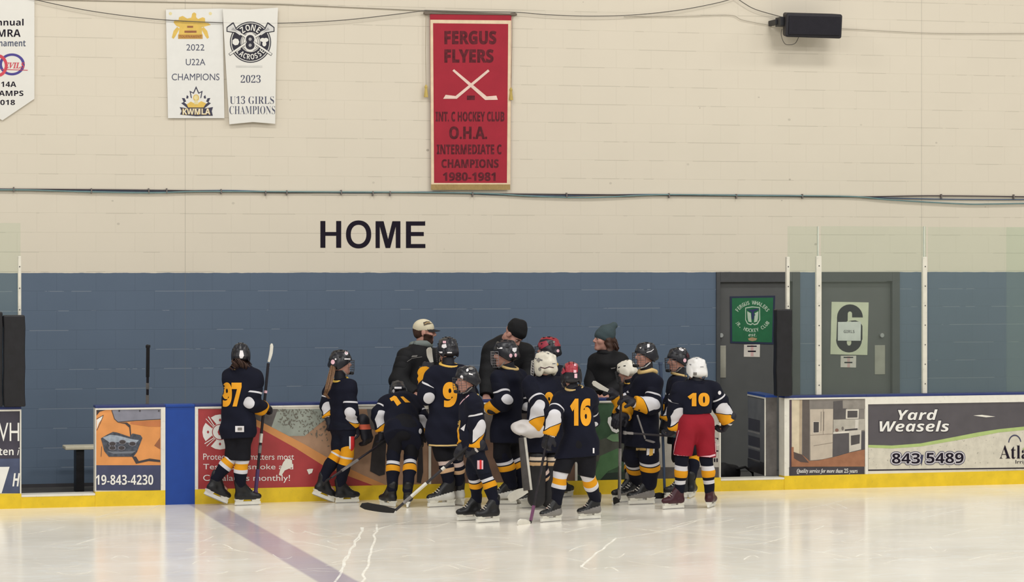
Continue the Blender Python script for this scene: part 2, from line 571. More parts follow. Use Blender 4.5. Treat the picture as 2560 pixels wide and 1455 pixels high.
# ------------------------------------------------------------------ rink boards (front face at Y = 0)
ZB = .925; ZK = .14; ZC = .95


def board(px0, px1, label, group='rink boards along the bench', x0=None, x1=None, capm=None, frame=True, lw=.012, rw=.012, tw=.016, paint=None, kick=None):
    a = X0(px0, 0) if x0 is None else x0
    b_ = X0(px1, 0) if x1 is None else x1
    root = empty('rink_board', ((a + b_) / 2, 0, 0), label, 'rink board', group)
    g = Geo(); g.box(a, b_, 0, .14, ZK if paint is None else 0.0, ZB, paint or white_b); g.build('panel', root)
    if paint is None:
        g = Geo(); g.box(a, b_, -.012, .14, 0, ZK, yellow_b); g.build('kick_plate', root)
    g = Geo(); g.box(a, b_, -.012, .16, ZB, ZC, capm or navy_cap); g.build('top_cap', root, bevel=.004)
    if frame:
        g = Geo()
        g.box(a, a + lw, -.012, -.0005, ZK, ZB, white_b); g.box(b_ - rw, b_, -.012, -.0005, ZK, ZB, white_b)
        g.box(a + lw, b_ - rw, -.012, -.0005, ZB - tw, ZB, white_b)
        g.build('edge_trim', root)
    return root


def sill(px0, px1, label):
    a, b_ = X0(px0, 0), X0(px1, 0)
    root = empty('gate_sill', ((a + b_) / 2, 0, 0), label, 'gate sill', 'gate sills')
    g = Geo(); g.box(a, b_, -.008, .16, 0, .105, yellow_b); g.build('kick_plate', root)
    g = Geo(); g.box(a, b_, -.012, .20, .105, .125, white_b); g.build('tread', root, bevel=.004)


# 1 dark board cut by the left edge of the picture
r = board(-300, 53, 'dark advertising board left of the open gate with white letters VH', rw=.012)
f = Flat(-.001)
f.rect(-300, 1026, 49.5, 1233, mat('ad_charcoal', (62, 58, 70), .4, var=.25, scale=5), 1)
f.poly([(-300, 1152), (49.5, 1146), (49.5, 1233), (-300, 1233)], mat('ad_slate', (70, 78, 104), .4, var=.25, scale=6), 2)
f.poly([(-60, 1168), (24, 1167), (4, 1233), (-60, 1233)], ink_w, 3)
o = f.build('advertisement', r)
f = Flat(-.001); f.text('VH', (-4, 1057, 48, 1103), ink_w, 4); f.text('ten', (-3, 1121, 34, 1138), ink_w, 4, 'bold'); f.text('i', (43, 1119, 49, 1138), ink_w, 4, shear=.25)
f.text('H', (31, 1183, 50, 1216), ink_w, 4, 'bolditalic')
f.build('lettering', o)
sill(53, 238, 'yellow sill of the open gate beside the orange car board')

# 2 orange car board
r = board(238, 413, 'board with the orange car headlight picture and a phone number', rw=.042, lw=.008)
f = Flat(-.001)
c = lambda x, y: (x / 4.41, 960 + y / 4.41)
car_o = mat('ad_car_orange', (217, 146, 84), .4, var=.12, scale=5); car_d = mat('ad_car_dark', (66, 60, 62), .4); car_g = mat('ad_car_glass', (132, 132, 144), .4, var=.12, scale=8)
f.rect(240, 1021, 401.5, 1163, car_o, 1)
f.poly([c(1064, 350), c(1100, 305), c(1190, 280), c(1064, 280)], car_d, 2)
f.poly([c(1066, 395), c(1140, 345), c(1125, 385), c(1090, 430), c(1068, 500)], ink_w, 2)
f.stroke([c(1066, 385), c(1140, 345), c(1110, 420), c(1068, 510)], 1.2, car_d, 3)
f.poly([c(1232, 290), c(1300, 278), c(1771, 275), c(1771, 385), c(1500, 402), c(1300, 420), c(1262, 385)], car_g, 2)
f.stroke([c(1232, 290), c(1262, 385), c(1300, 420), c(1500, 403), c(1771, 388)], 1.6, car_d, 3)
f.poly([c(1440, 420), c(1771, 400), c(1771, 470), c(1640, 470), c(1440, 440)], mat('ad_car_shadow', (190, 118, 72), .4), 2)
f.poly([c(1300, 425), c(1400, 425), c(1438, 455), c(1448, 580), c(1436, 580), c(1425, 480), c(1380, 440)], car_d, 3)
f.poly([c(1112, 600), c(1180, 560), c(1245, 528), c(1290, 535), c(1430, 582), c(1460, 545), c(1550, 565), c(1570, 595), c(1510, 750), c(1470, 802), c(1200, 802), c(1150, 740), c(1130, 660)], mat('ad_lamp_dark', (70, 74, 84), .4, var=.5, scale=30), 3)
f.poly([c(1130, 590), c(1215, 560), c(1300, 568), c(1440, 605), c(1530, 620), c(1500, 650), c(1300, 640), c(1215, 650)], mat('ad_lamp_light', (150, 160, 172), .4, var=.2, scale=30), 4)
for lx, ly in ((1240, 660), (1350, 640), (1460, 660), (1240, 705), (1340, 705)):
    f.ell(*c(lx, ly), 8, 5, car_d, 5); f.ring(*c(lx, ly), 8, 9.6, car_g, 6, 20, ky=.62)
f.poly([c(1175, 740), c(1330, 745), c(1500, 738), c(1460, 765), c(1250, 770)], mat('ad_lamp_mid', (110, 116, 126), .4), 5)
f.stroke([c(1120, 690), c(1115, 800)], 1.2, car_d, 3)
f.poly([c(1455, 800), c(1500, 800), c(1530, 850), c(1650, 822), c(1765, 838), c(1765, 862), c(1640, 850), c(1500, 880)], car_d, 3)
f.poly([c(1700, 680), c(1765, 590), c(1765, 720)], mat('ad_car_brown', (150, 96, 66), .4), 2)
f.rect(240, 1163, 401.5, 1226, mat('ad_navy', (66, 70, 98), .4, var=.15, scale=7), 1)
for bx in (1315, 1543, 1752): f.ell(*c(bx, 296), 2, 2, car_d, 6, 10)
o = f.build('advertisement', r)
f = Flat(-.001); f.text('19-843-4230', (239.5, 1187, 383, 1212), ink_w, 4, 'bolditalic', clip=(239.5, 400)); f.build('lettering', o)

# 3 blue board at the rink line
board(413, 487, 'plain blue board standing at the rink line', paint=blue_b, capm=blue_b, frame=False)

# 4 red fire-safety board
r = board(487, 1074, 'red fire safety board with a white cross emblem and smoke alarm message', lw=.030)
c = lambda x, y: (480 + x / 5.333, 1000 + y / 5.333)
f = Flat(-.001)
ad_tan = mat('ad_tan', (166, 132, 106), .4, var=.22, scale=4); ad_pale = mat('ad_pale_green', (150, 156, 146), .4, var=.15, scale=9)
f.rect(495, 1022.5, 1071, 1222, ad_tan, 1)
f.poly([(495, 1022.5), (560, 1022.5), c(950, 400), c(1380, 640), c(1760, 880), c(2100, 1020), c(2420, 1140), (940, 1222), (495, 1222)], mat('ad_red', (166, 60, 62), .4, var=.10, scale=6), 2)
f.poly([(560, 1022.5), (584, 1022.5), c(960, 310), c(1500, 590), c(1860, 800), c(2300, 1010), c(2600, 1140), c(2420, 1140), c(2100, 1020), c(1760, 880), c(1380, 640), c(950, 400)], mat('ad_amber', (206, 142, 84), .4, var=.08, scale=6), 2)
f.poly([(584, 1022.5), c(1145, 120), c(1060, 360), c(960, 310)], mat('ad_dark_grey', (92, 86, 84), .4, var=.2), 2)
f.poly([c(1145, 120), c(1760, 120), c(1800, 240), c(1500, 480), c(1290, 480), c(1060, 360)], ad_pale, 2)
f.poly([c(2330, 120), c(2560, 120), (1071, 1022.5), (1071, 1090), c(2600, 470), c(2380, 380)], mat('ad_smoke', (110, 104, 100), .4, var=.35, scale=5), 2)
leaf_m = mat('ad_leaf', (108, 104, 94), .4)
rr = random.Random(3)
for k in range(150):
    u = rr.random(); x = 1170 + 640 * u + rr.uniform(-60, 60); y = 130 + rr.random() ** 1.3 * (180 + 330 * u)
    if y > 300 + .53 * (x - 960) - 60: continue
    s_ = rr.uniform(10, 30); a = rr.uniform(0, 3.1)
    f.poly([c(x - s_ * math.cos(a), y - s_ * math.sin(a)), c(x + 9 * math.sin(a), y - 9 * math.cos(a)), c(x + s_ * math.cos(a), y + s_ * math.sin(a)), c(x - 6 * math.sin(a), y + 6 * math.cos(a))], leaf_m, 2.5 + k * .02)
coat = mat('ad_dark_coat', (50, 46, 48), .4, var=.2)
f.poly([(938, 1088), (955, 1080), (966, 1090), (962, 1186), (948, 1190), (925, 1178), (930, 1120)], coat, 3)
f.poly([(1046, 1112), (1056, 1110), (1058, 1180), (1052, 1208), (1042, 1206)], coat, 3)
for pts in (((700, 1176), (708, 1156), (716, 1146), (730, 1150), (731, 1168), (712, 1176), (703, 1190), (697, 1187)), ((767, 1174), (774, 1172), (783, 1172), (780, 1182), (772, 1186))):
    f.poly(pts, white_b, 6)
o = f.build('advertisement', r)
f = Flat(-.001)
cx, cy = 550, 1080
for q in (0, 90, 180, 270):
    rot = lambda u, v: (cx + u * math.cos(math.radians(q)) - v * math.sin(math.radians(q)), cy + u * math.sin(math.radians(q)) + v * math.cos(math.radians(q)))
    f.poly([rot(15, -5), rot(36, -23), rot(42, -12), rot(44, 0), rot(42, 12), rot(36, 23), rot(15, 5)], ink_w, 3)
    f.stroke([rot(13, -13), rot(38, -29)], 2.2, ink_w, 3); f.stroke([rot(11, -15), rot(33, -35)], 1.6, ink_w, 3)
    f.ell(*rot(30, 0), 3.2, 4.4, ink_r, 4, 4)
f.ell(cx, cy, 21, 21, ink_w, 4); f.ring(cx, cy, 18, 20, ink_r, 5)
f.ell(cx, cy, 6, 9, ink_r, 5, 6)
f.build('emblem', o)
f = Flat(-.001)
f.text('Protect what matters most', (508, 1134, 735, 1149.5), ink_w, 4)
f.text('Test your smoke and', (508, 1160, 733, 1177.5), ink_w, 4)
f.text('CO alarms monthly!', (508, 1187, 725, 1207), ink_w, 4)
f.build('lettering', o)

# 5 boards hidden behind the team
r = board(1074, 1440, 'dark grey advertising board mostly hidden behind the huddled players')
f = Flat(-.001); f.rect(1078, 1014, 1437, 1214, mat('ad_slate_grey', (96, 88, 84), .4, var=.3, scale=4), 1)
f.poly([(1078, 1110), (1180, 1090), (1437, 1150), (1437, 1214), (1078, 1214)], mat('ad_brown', (120, 92, 76), .4, var=.2, scale=5), 2)
f.build('advertisement', r)
r = board(1440, 1572, 'green advertising board between player 16 and the players at the gate')
f = Flat(-.001)
f.rect(1443, 1008, 1569, 1200, mat('ad_green', (66, 92, 68), .4, var=.25, scale=7), 1)
f.poly([(1443, 1075), (1500, 1100), (1552, 1080), (1569, 1130), (1530, 1160), (1470, 1150), (1443, 1120)], mat('ad_green_grey', (84, 86, 78), .4, var=.2, scale=9), 2)
f.poly([(1443, 1200), (1484, 1196), (1500, 1140), (1545, 1120), (1552, 1165), (1520, 1178), (1500, 1200)], mat('ad_green_mid', (82, 118, 80), .4, var=.15, scale=9), 3)
f.poly([(1443, 1190), (1569, 1178), (1569, 1200), (1443, 1203)], mat('ad_green_dark', (44, 56, 48), .4), 2)
f.poly([(1520, 1044), (1527, 1041), (1533, 1046), (1548, 1078), (1541, 1083), (1530, 1078), (1519, 1056)], ink_w, 4)
f.poly([(1516, 1096), (1528, 1086), (1545, 1084), (1547, 1104), (1532, 1104)], mat('ad_green_pale', (116, 150, 110), .4), 4)
f.build('advertisement', r)
r = board(1572, 1801, 'cream advertising board behind the player in red pants', rw=.012)
f = Flat(-.001)
f.rect(1575, 1004, 1797, 1196, mat('ad_cream_grey', (176, 170, 160), .4, var=.12, scale=8, specks=.3), 1)
f.rect(1575, 1168, 1797, 1196, mat('ad_dark_band', (84, 78, 76), .4, var=.2), 2)
f.rect(1784, 1095, 1796, 1099, ink_k, 3); f.rect(1778, 1126, 1796, 1129, ink_k, 3)
for bx in (1779, 1785, 1791): f.rect(bx, 1146, bx + 3.5, 1155, ink_k, 3)
f.build('advertisement', r)
sill(1801, 1960, 'yellow sill of the open gate below the swung gate leaf')

# 6 kitchen board right of the gate
r = board(1960, 2165, 'board with the kitchen and fridge picture right of the open gate', lw=.05, rw=.014)
c = lambda x, y: (1780 + x / 5.388, 960 + y / 5.388)
f = Flat(-.001)
kw = lambda n, rgb, v=.1: mat('ad_kitchen_' + n, rgb, .4, var=v, scale=12)
f.rect(1974, 998, 2161, 1169, kw('wall', (128, 122, 116)), 1)
P = lambda pts, m, l: f.poly([c(*p) for p in pts], m, l)
P([(1045, 205), (1070, 205), (1070, 1115), (1045, 1115)], kw('edge', (82, 66, 76)), 2)
P([(1075, 215), (1215, 215), (1210, 950), (1140, 935), (1075, 900)], kw('column', (208, 194, 166)), 2)
P([(1180, 215), (1215, 215), (1210, 950), (1175, 940)], kw('column_side', (176, 158, 134)), 3)
P([(1220, 215), (1312, 215), (1312, 1040), (1220, 1000)], kw('doorway', (92, 84, 80)), 2)
P([(1320, 340), (1632, 335), (1622, 985), (1490, 1015), (1325, 1030)], kw('fridge', (188, 176, 160), .08), 3)
for pts in (((1325, 690), (1625, 672)), ((1370, 832), (1625, 790)), ((1500, 340), (1498, 680))):
    f.stroke([c(*p) for p in pts], .9, kw('line', (130, 118, 106)), 4)
for xx in (1470, 1508): f.stroke([c(xx, 375), c(xx - 3, 630)], 1.2, kw('handle', (110, 102, 96)), 4)
P([(1360, 505), (1446, 505), (1446, 660), (1360, 665)], kw('dispenser_edge', (214, 204, 190)), 4)
P([(1368, 512), (1440, 512), (1438, 650), (1368, 655)], kw('dispenser', (70, 66, 66)), 5)
P([(1636, 235), (1760, 225), (1762, 330), (1815, 330), (1815, 470), (1636, 478)], kw('cabinet', (86, 82, 82)), 3)
P([(1760, 215), (2060, 212), (2060, 335), (1762, 335)], kw('upper', (140, 134, 126), .2), 2)
P([(1805, 340), (1978, 338), (1975, 468), (1802, 470)], kw('microwave', (206, 200, 188)), 4)
P([(1826, 362), (1960, 360), (1958, 450), (1824, 454)], kw('glass', (78, 74, 74)), 5)
P([(1636, 480), (2060, 470), (2060, 620), (1636, 650)], kw('splash', (176, 170, 158), .12), 3)
P([(1930, 480), (1975, 478), (1972, 600), (1925, 605)], kw('canister', (206, 200, 190)), 4)
f.ell(*c(1682, 622), 4.5, 4.2, kw('bowl', (128, 96, 84)), 4); f.ell(*c(1760, 600), 3, 5, kw('vase', (110, 104, 98)), 4)
P([(1632, 650), (1850, 632), (1850, 658), (1632, 672)], kw('counter', (214, 208, 196)), 4)
P([(1790, 612), (1960, 596), (1960, 618), (1790, 632)], kw('hob', (60, 56, 58)), 5)
P([(1630, 672), (1842, 658), (1842, 935), (1628, 978)], kw('dishwasher', (84, 80, 82)), 3)
P([(1846, 630), (2012, 618), (2008, 880), (1848, 920)], kw('oven', (196, 190, 178)), 4)
P([(1872, 696), (1992, 680), (1988, 800), (1872, 826)], kw('oven_glass', (76, 72, 72)), 5)
P([(2014, 640), (2058, 636), (2058, 880), (2012, 885)], kw('right_cabinet', (78, 76, 80)), 3)
P([(1070, 850), (1100, 850), (1100, 920), (1220, 955), (1312, 1035), (1430, 1030), (1620, 990), (1850, 925), (2058, 882), (2058, 1112), (1070, 1115)], kw('floor', (152, 104, 76), .15), 6)
P([(1100, 915), (1215, 955), (1305, 1060), (1190, 1050), (1105, 1000)], kw('shade', (84, 70, 66)), 7)
f.rect(1963, 1168, 2161, 1190.5, kw('caption', (62, 58, 64), .2), 8)
o = f.build('advertisement', r)
f = Flat(-.001); f.text('Quality service for more than 25 years', (1992, 1171.5, 2144, 1185), ink_w, 10, 'script'); f.build('lettering', o)

# 7 yard board
r = board(2165, 2700, 'charcoal and cream board with large Yard Weasels lettering', tw=.075, lw=.018)
c = lambda x, y: (2140 + x / 5.595, 970 + y / 5.595)
f = Flat(-.001)
ad_ch = mat('ad_board_charcoal', (84, 80, 84), .4, var=.10, scale=6, specks=.5); ad_cr = mat('ad_board_cream', (206, 200, 184), .4, var=.10, scale=14, specks=.45)
ad_gr = mat('ad_board_green', (170, 190, 120), .4)
f.rect(2169.5, 1006, 2700, 1176, ad_cr, 1)
P = lambda pts, m, l: f.poly([c(*p) for p in pts], m, l)
top = [(165, 795), (500, 805), (900, 775), (1300, 700), (1700, 622), (2000, 575), (2350, 540), (2700, 520), (3130, 515)]
bot = [(165, 832), (500, 847), (900, 818), (1300, 750), (1700, 680), (2000, 622), (2350, 588), (2700, 565), (3130, 560)]
P([(165, 215), (3130, 178)] + top[::-1], ad_ch, 2)
P(top + bot[::-1], ad_gr, 2)
P([(160, 215), (172, 215), (172, 1155), (160, 1155)], ink_k, 3)
P([(160, 1142), (2350, 1112), (3130, 1100), (3130, 1114), (2350, 1128), (160, 1158)], ink_k, 3)
P([(1640, 385), (1760, 375), (1950, 400), (1820, 410)], white_b, 4)
o = f.build('advertisement', r)
f = Flat(-.001)
for off, m, l in ((.045, mat('ink_shadow', (58, 54, 60), .5), 4), (.0, ink_w, 6)):
    d = 2.5 if off else 0
    f.text('Yard', (2245 - d, 1023.5 - d, 2344 + d, 1050 + d), m, l, 'bolditalic', offset=off * .28)
    f.text('Weasels', (2199 - d, 1051.5 - d, 2373 + d, 1079 + d), m, l, 'bolditalic', offset=off * .28)
for rad, m, l in ((4.4, ink_n, 4), (2.9, mat('ink_pale', (196, 192, 196), .5), 5.2), (0, ink_k, 6.6)):
    for q in range(10 if rad else 1):
        dx, dy = rad * math.cos(q * .6283), rad * math.sin(q * .6283)
        f.text('843', (2230 + dx, 1133 + dy, 2300 + dx, 1159 + dy), m, l + q * .1, 'bolditalic'); f.text('5489', (2316 + dx, 1132 + dy, 2409 + dx, 1158 + dy), m, l + q * .1, 'bolditalic')
f.poly([(2303, 1137), (2309, 1137), (2304, 1165), (2301, 1152)], ink_n, 6)
f.text('Atlas', (2499, 1113, 2589, 1147), ink_k, 4, 'serif', offset=-.006)
f.ring(2537, 1108, 14, 16.4, ink_n, 4, 24, 185, 350, ky=1.3)
f.poly([(2556, 1122), (2574, 1112), (2566, 1130)], ad_gr, 5)
f.text('Irrigation', (2539, 1150, 2600, 1162), ink_k, 4)
f.build('lettering', o)

# gate leaf swung open into the bench area
na = W(1914, 1000, .17); nb = W(1941, 1000, .17)
hd = unit((W(1866, 1000, .95) - na) * V([1, 1, 0])); L = .72
sd = unit(V([-hd[1], hd[0], 0]))
if np.dot(sd, nb - na) < 0: sd = -sd
root = empty('bench_gate', na * V([1, 1, 0]), 'open bench gate leaf with a dark picture on its face beside the doorway', 'gate')
g = Geo(); th = abs(np.dot(nb - na, sd))
ctr = na + hd * L / 2 + sd * th / 2
ez = V([0, 0, 1.0])
g.obox([ctr[0], ctr[1], (.13 + ZB) / 2], hd, sd, ez, L / 2, th / 2, (ZB - .13) / 2, mat('gate_core', (96, 92, 90), .5, var=.2)); g.build('gate_panel', root)
g = Geo(); g.obox([ctr[0], ctr[1], ZB + .012], hd, sd, ez, L / 2, th / 2 + .006, .012, blue_b); g.build('top_cap', root)
g = Geo(); q = na - sd * .004 + hd * .008
g.obox([q[0], q[1], (.13 + ZB) / 2], hd, sd, ez, .008, .006, (ZB - .13) / 2, white_b)
q = na + hd * L / 2 - sd * .004
g.obox([q[0], q[1], ZB - .008], hd, sd, ez, L / 2, .004, .008, white_b); g.build('edge_trim', root)
g = Geo()
gp = lambda u, z, l: (na + hd * (L * u) - sd * (.002 + .0012 * l)) * V([1, 1, 0]) + V([0, 0, z])
def gq(u0, u1, z0, z1, m, l): g.add([gp(u0, z0, l), gp(u1, z0, l), gp(u1, z1, l), gp(u0, z1, l)], [(0, 1, 2, 3)], m)
gq(.03, .99, .14, .9, mat('ad_gate_grey', (112, 112, 112), .4, var=.15, scale=6), 1)
gq(.03, .99, .14, .26, mat('ad_gate_dark', (58, 54, 54), .4), 2)
for z0, z1 in ((.56, .68), (.40, .50), (.27, .36)):
    gq(.3, .95, z0, z1, mat('ad_gate_oven', (64, 58, 62), .4), 2); gq(.3, .97, z0 - .025, z0 - .008, mat('ad_gate_line', (146, 142, 138), .4), 2)
g.build('advertisement', root)

# black kit bag on the floor behind the gate
# (built with the soft shapes further down)

# ------------------------------------------------------------------ glass, posts and pads
def pane(px0, px1, pyt, label, x_off=0, Y=.075):
    a, b_ = X0(px0, Y), X0(px1, Y)
    g = Geo(); zt = ZZ((px0 + px1) / 2, pyt, Y)
    g.box(a, b_, Y, Y + .012, ZC if Y < .5 else .9, zt, M_glass)
    return tag(g.build('rink_shield'), label, 'glass pane', 'glass panes above the boards')


pane(-300, 51, 557, 'clear glass pane above the left dark board')
pane(1970, 2045, 566, 'narrow clear glass pane next to the black pad at the gate')
pane(2053, 2315, 566, 'wide clear glass pane in front of the door numbered 6')
pane(2321, 2660, 568, 'clear glass pane in front of blank blue wall, furthest right')
pane(2517, 2680, 568, 'second glass pane standing further back at the right picture edge', Y=.9)


def post(px, w, pyt, label, Y=.06, ptop=566):
    x = X0(px, Y); zt = ZZ(px, pyt, Y)
    root = empty('glass_post', (x, Y, ZC), label, 'post', 'posts that hold the rink glass')
    g = Geo(); g.box(x - w / 2, x + w / 2, Y - .03, Y + .013, ZC, zt, alu); g.build('post', root, bevel=.006)
    if ptop:
        g = Geo(); g.box(x - .006, x + .006, Y - .008, Y + .013, zt, ZZ(px, ptop, Y), mat('gasket', (196, 200, 186), .5)); g.build('glass_gasket', root)
    g = Geo()
    for k in range(7):
        z = ZC + .1 + (zt - ZC - .2) * k / 6
        g.tube([(x, Y - .034, z), (x, Y - .028, z)], .006, dkgrey, 8)
    g.build('screw', root)


post(48.5, .03, 640, 'white glass post rising from behind the left black pads', ptop=None)
post(1968, .036, 642, 'white glass post rising behind the black pad at the gate', ptop=None)
post(2045, .058, 640, 'white glass post beside the door with the number 6')
post(2310, .05, 642, 'white glass post in front of plain blue wall')
post(2572, .05, 642, 'white glass post cut by the right edge of the picture')


def pad(px0, px1, py0, py1, y0, y1, label):
    a, b_ = X0(px0, y0), X0(px1, y0)
    z1, z0 = ZZ((px0 + px1) / 2, py0, y0), ZZ((px0 + px1) / 2, py1, y0)
    bm = bmesh.new()
    bmesh.ops.create_cube(bm, size=1)
    bmesh.ops.scale(bm, vec=(b_ - a, y1 - y0, z1 - z0), verts=bm.verts)
    bmesh.ops.translate(bm, vec=((a + b_) / 2, (y0 + y1) / 2, (z0 + z1) / 2), verts=bm.verts)
    bmesh.ops.subdivide_edges(bm, edges=bm.edges, cuts=6, use_grid_fill=True)
    for v in bm.verts:
        n = math.sin(v.co.z * 17 + v.co.x * 31) * .003 + math.sin(v.co.z * 41) * .0015
        v.co.x += n; v.co.y -= abs(n)
    me = bpy.data.meshes.new('corner_pad'); bm.to_mesh(me); bm.free()
    me.materials.append(black_vinyl)
    o = bpy.data.objects.new('corner_pad', me); COL.objects.link(o)
    md = o.modifiers.new('b', 'BEVEL'); md.width = .018; md.segments = 3; md.limit_method = 'ANGLE'
    return tag(o, label, 'pad', 'black corner pads on the glass ends')


pad(-60, 7, 780, 1016, -.05, .025, 'black vinyl pad cut by the left edge of the picture')
pad(9, 63, 788, 1017, -.07, .025, 'black vinyl corner pad just left of the open gate')
pad(1941, 1981, 773, 990, -.07, .025, 'tall black vinyl corner pad right of the open gate')

# bench
root = empty('bench', (X0(200, 1.6), 1.7, 0), 'beige players bench with black leg behind the left gate opening', 'bench')
g = Geo(); xa = X0(163, 1.58); g.box(xa, X0(1700, 1.6), 1.56, 1.86, .425, .46, mat('bench_seat', (206, 198, 174), .5)); g.build('seat', root, bevel=.008)
for px in (201, 620, 1050, 1480):
    g = Geo(); x = X0(px, 1.58); g.box(x - .04, x + .04, 1.6, 1.82, 0, .425, black_vinyl); g.build('leg', root)

# ------------------------------------------------------------------ on the doors
def sheet(name, quad, Y, m, thick=.006, parent=None):
    """thin real sheet with its back against the plane Y"""
    fr = [W(px, py, Y - thick) for px, py in quad]
    bk = [p + V([0, thick, 0]) for p in fr]
    g = Geo(); g.hexa([fr[3], fr[2], bk[2], bk[3], fr[0], fr[1], bk[1], bk[0]], m)
    return g.build(name, parent)


YD = YW + .038
root = empty('poster', W(1882, 800, YD), 'green hockey club poster with navy border on the grey door', 'poster')
sheet('sheet', [(1825, 741), (1938, 739), (1934, 861), (1826, 858)], YD, mat('poster_navy', (30, 40, 66), .5), .005, root)
f = Flat(YD - .005)
f.poly([(1830, 745.5), (1933, 744), (1930, 856), (1830.5, 853.5)], mat('poster_green', (24, 98, 60), .5, var=.08), 1)
f.build('green_field', root)
f = Flat(YD - .005); cr = mat('poster_cream', (180, 196, 176), .5); nv = mat('poster_emblem_navy', (40, 44, 92), .5)
f.arc_text('FERGUS WHALERS', 1881, 800, 46, 9.5, -150, -30, cr, 2, 'bold', ky=.95)
f.arc_text('JR. HOCKEY CLUB', 1881, 779, 47, 9, 148, 32, cr, 2, 'bold', flip=True, ky=1.0)
f.text('est.', (1871, 834, 1891, 841), cr, 2, 'bolditalic')
f.poly([(1870, 846), (1880, 843), (1893, 846), (1890, 851), (1881, 853), (1872, 851)], mat('poster_tan', (168, 142, 104), .5), 2)
f.build('lettering', root)
f = Flat(YD - .005)
f.poly([(1863, 769), (1880, 766), (1900, 768), (1900.5, 800), (1894, 811), (1886, 813), (1881.5, 810), (1877, 813), (1868, 810), (1863, 800)], cr, 2)
f.poly([(1865, 771), (1881, 768.5), (1898, 770), (1898, 799), (1892, 808), (1886, 810), (1881.5, 807), (1877, 810), (1870, 808), (1865, 799)], mat('poster_green', (0, 0, 0)), 3)
f.poly([(1868, 778), (1877, 783), (1879, 806), (1871, 804), (1869, 795)], cr, 4); f.poly([(1896, 778), (1887, 783), (1885, 806), (1893, 804), (1895, 795)], cr, 4)
f.poly([(1866.5, 772.5), (1872, 774.5), (1881, 774), (1890, 772), (1897.5, 772), (1891, 776.5), (1885, 779), (1884, 798), (1879.5, 798), (1879, 780), (1872, 776.5)], nv, 5)
f.rect(1884, 786, 1888, 788.5, nv, 5)
f.build('emblem', root)

root = empty('door_sign', W(2124, 820, YD), 'cream door sign with a large black number 6', 'sign')
sheet('plate', [(2079, 754.5), (2172, 756), (2168.5, 888), (2076, 886)], YD, mat('sign_cream', (206, 208, 180), .5, var=.06), .006, root).modifiers.new('b', 'BEVEL').width = .002
f = Flat(YD - .006)
c = lambda x, y: (1800 + x / 5.196, 680 + y / 5.196)
ol = []
for k in range(13):
    a = math.radians(180 + 180 * k / 12); ol.append(c(1688 + 168 * math.cos(a), 590 + 170 * math.sin(a)))
ol += [c(1856, 590), c(1716, 590), c(1716, 540)]
ol += [c(1688 + 28 * math.cos(math.radians(-a)), 540 + 28 * math.sin(math.radians(-a))) for a in (20, 60, 90, 120, 160)]
ol += [c(1660, 540), c(1658, 640), c(1520, 660)]
f.poly(ol, ink_k, 1)
f.poly([c(1520, 655), c(1658, 640), c(1700, 632), c(1760, 628), c(1820, 650), c(1850, 700), c(1850, 880), c(1512, 880)], ink_k, 1)
f.poly([c(1512, 880)] + [c(1512 + 0 + 164 + 168 * math.cos(math.radians(180 - a)), 880 + 165 * math.sin(math.radians(180 - a))) for a in range(0, 181, 15)], ink_k, 1)
f.poly([c(1648, 640), c(1705, 640), c(1705, 930), c(1690, 955), c(1664, 955), c(1648, 930)], mat('sign_cream', (0, 0, 0)), 2)
f.build('number', root)
root = empty('paper_notice', W(2123, 828, YD - .01), 'white paper reading GIRLS taped over the number 6', 'notice')
sheet('sheet', [(2095, 805), (2152.5, 804), (2151.5, 852), (2094.5, 851.5)], YD - .012, mat('paper', (214, 216, 208), .6), .002, root)
f = Flat(YD - .0145); f.text('GIRLS', (2109.5, 825, 2136.5, 832.5), mat('ink_faded', (120, 118, 118), .6), 1, 'bold'); f.build('lettering', root)
for quad, lab in (([(1860, 861.5), (1900, 861), (1899.5, 892.5), (1859.5, 892)], 'small white notice sheet below the green poster'),
                  ([(2102, 889.5), (2140.5, 889), (2140, 919), (2101.5, 918)], 'small white notice sheet below the number 6 sign')):
    cx = sum(q[0] for q in quad) / 4
    root = empty('notice_sheet', W(cx, quad[0][1] + 15, YD), lab, 'notice', 'notice sheets on the doors')
    sheet('sheet', quad, YD, mat('paper_warm', (212, 204, 194), .6), .003, root)
    f = Flat(YD - .003); y = quad[0][1]
    f.rect(cx - 12, y + 2.5, cx + 12, y + 5.5, ink_k, 1); f.rect(cx - 10, y + 15, cx + 10, y + 18.5, ink_k, 1)
    f.rect(cx - 3, y + 1, cx + 4, y + 29, mat('ink_pink', (206, 168, 164), .6), .5)
    f.build('print', root)

# ------------------------------------------------------------------ banners
YB = YW - .02
# cut-off banner, left
root = empty('banner', W(20, 150, YB), 'white pennant banner cut by the left picture edge, dated 2018', 'banner', 'banners hanging on the wall')
quad = [(-160, -60), (86, -60), (86, 247), (6, 301), (-80, 252), (-160, 240)]
fr = [W(x, y, YB - .006) for x, y in quad]; bk = [p + V([0, .006, 0]) for p in fr]; n = len(quad)
g = Geo(); g.add(fr + bk, [tuple(range(n))[::-1], tuple(range(n, 2 * n))] + [(k, (k + 1) % n, n + (k + 1) % n, n + k) for k in range(n)], cloth_w)
g.build('cloth', root)
f = Flat(YB - .006); gr = mat('ink_slate', (78, 84, 104), .6)
f.text('Annual', (-26, 47, 59, 64), ink_k, 1, 'bold'); f.text('MRA', (-6, 73.5, 51.5, 92), ink_k, 1, 'bold'); f.text('Tournament', (-44, 100, 64, 116), gr, 1, 'bold')
f.text('U14A', (-13, 204, 40.6, 217.5), ink_k, 1, 'bold'); f.text('CHAMPS', (-33, 226.5, 58.5, 240), ink_k, 1, 'bold'); f.text('2018', (-12, 249.5, 37.5, 262.5), ink_k, 1, 'bold')
f.build('lettering', root)
f = Flat(YB - .006); db = mat('ink_blue', (74, 64, 140), .6); dr = mat('ink_bright_red', (206, 70, 84), .6)
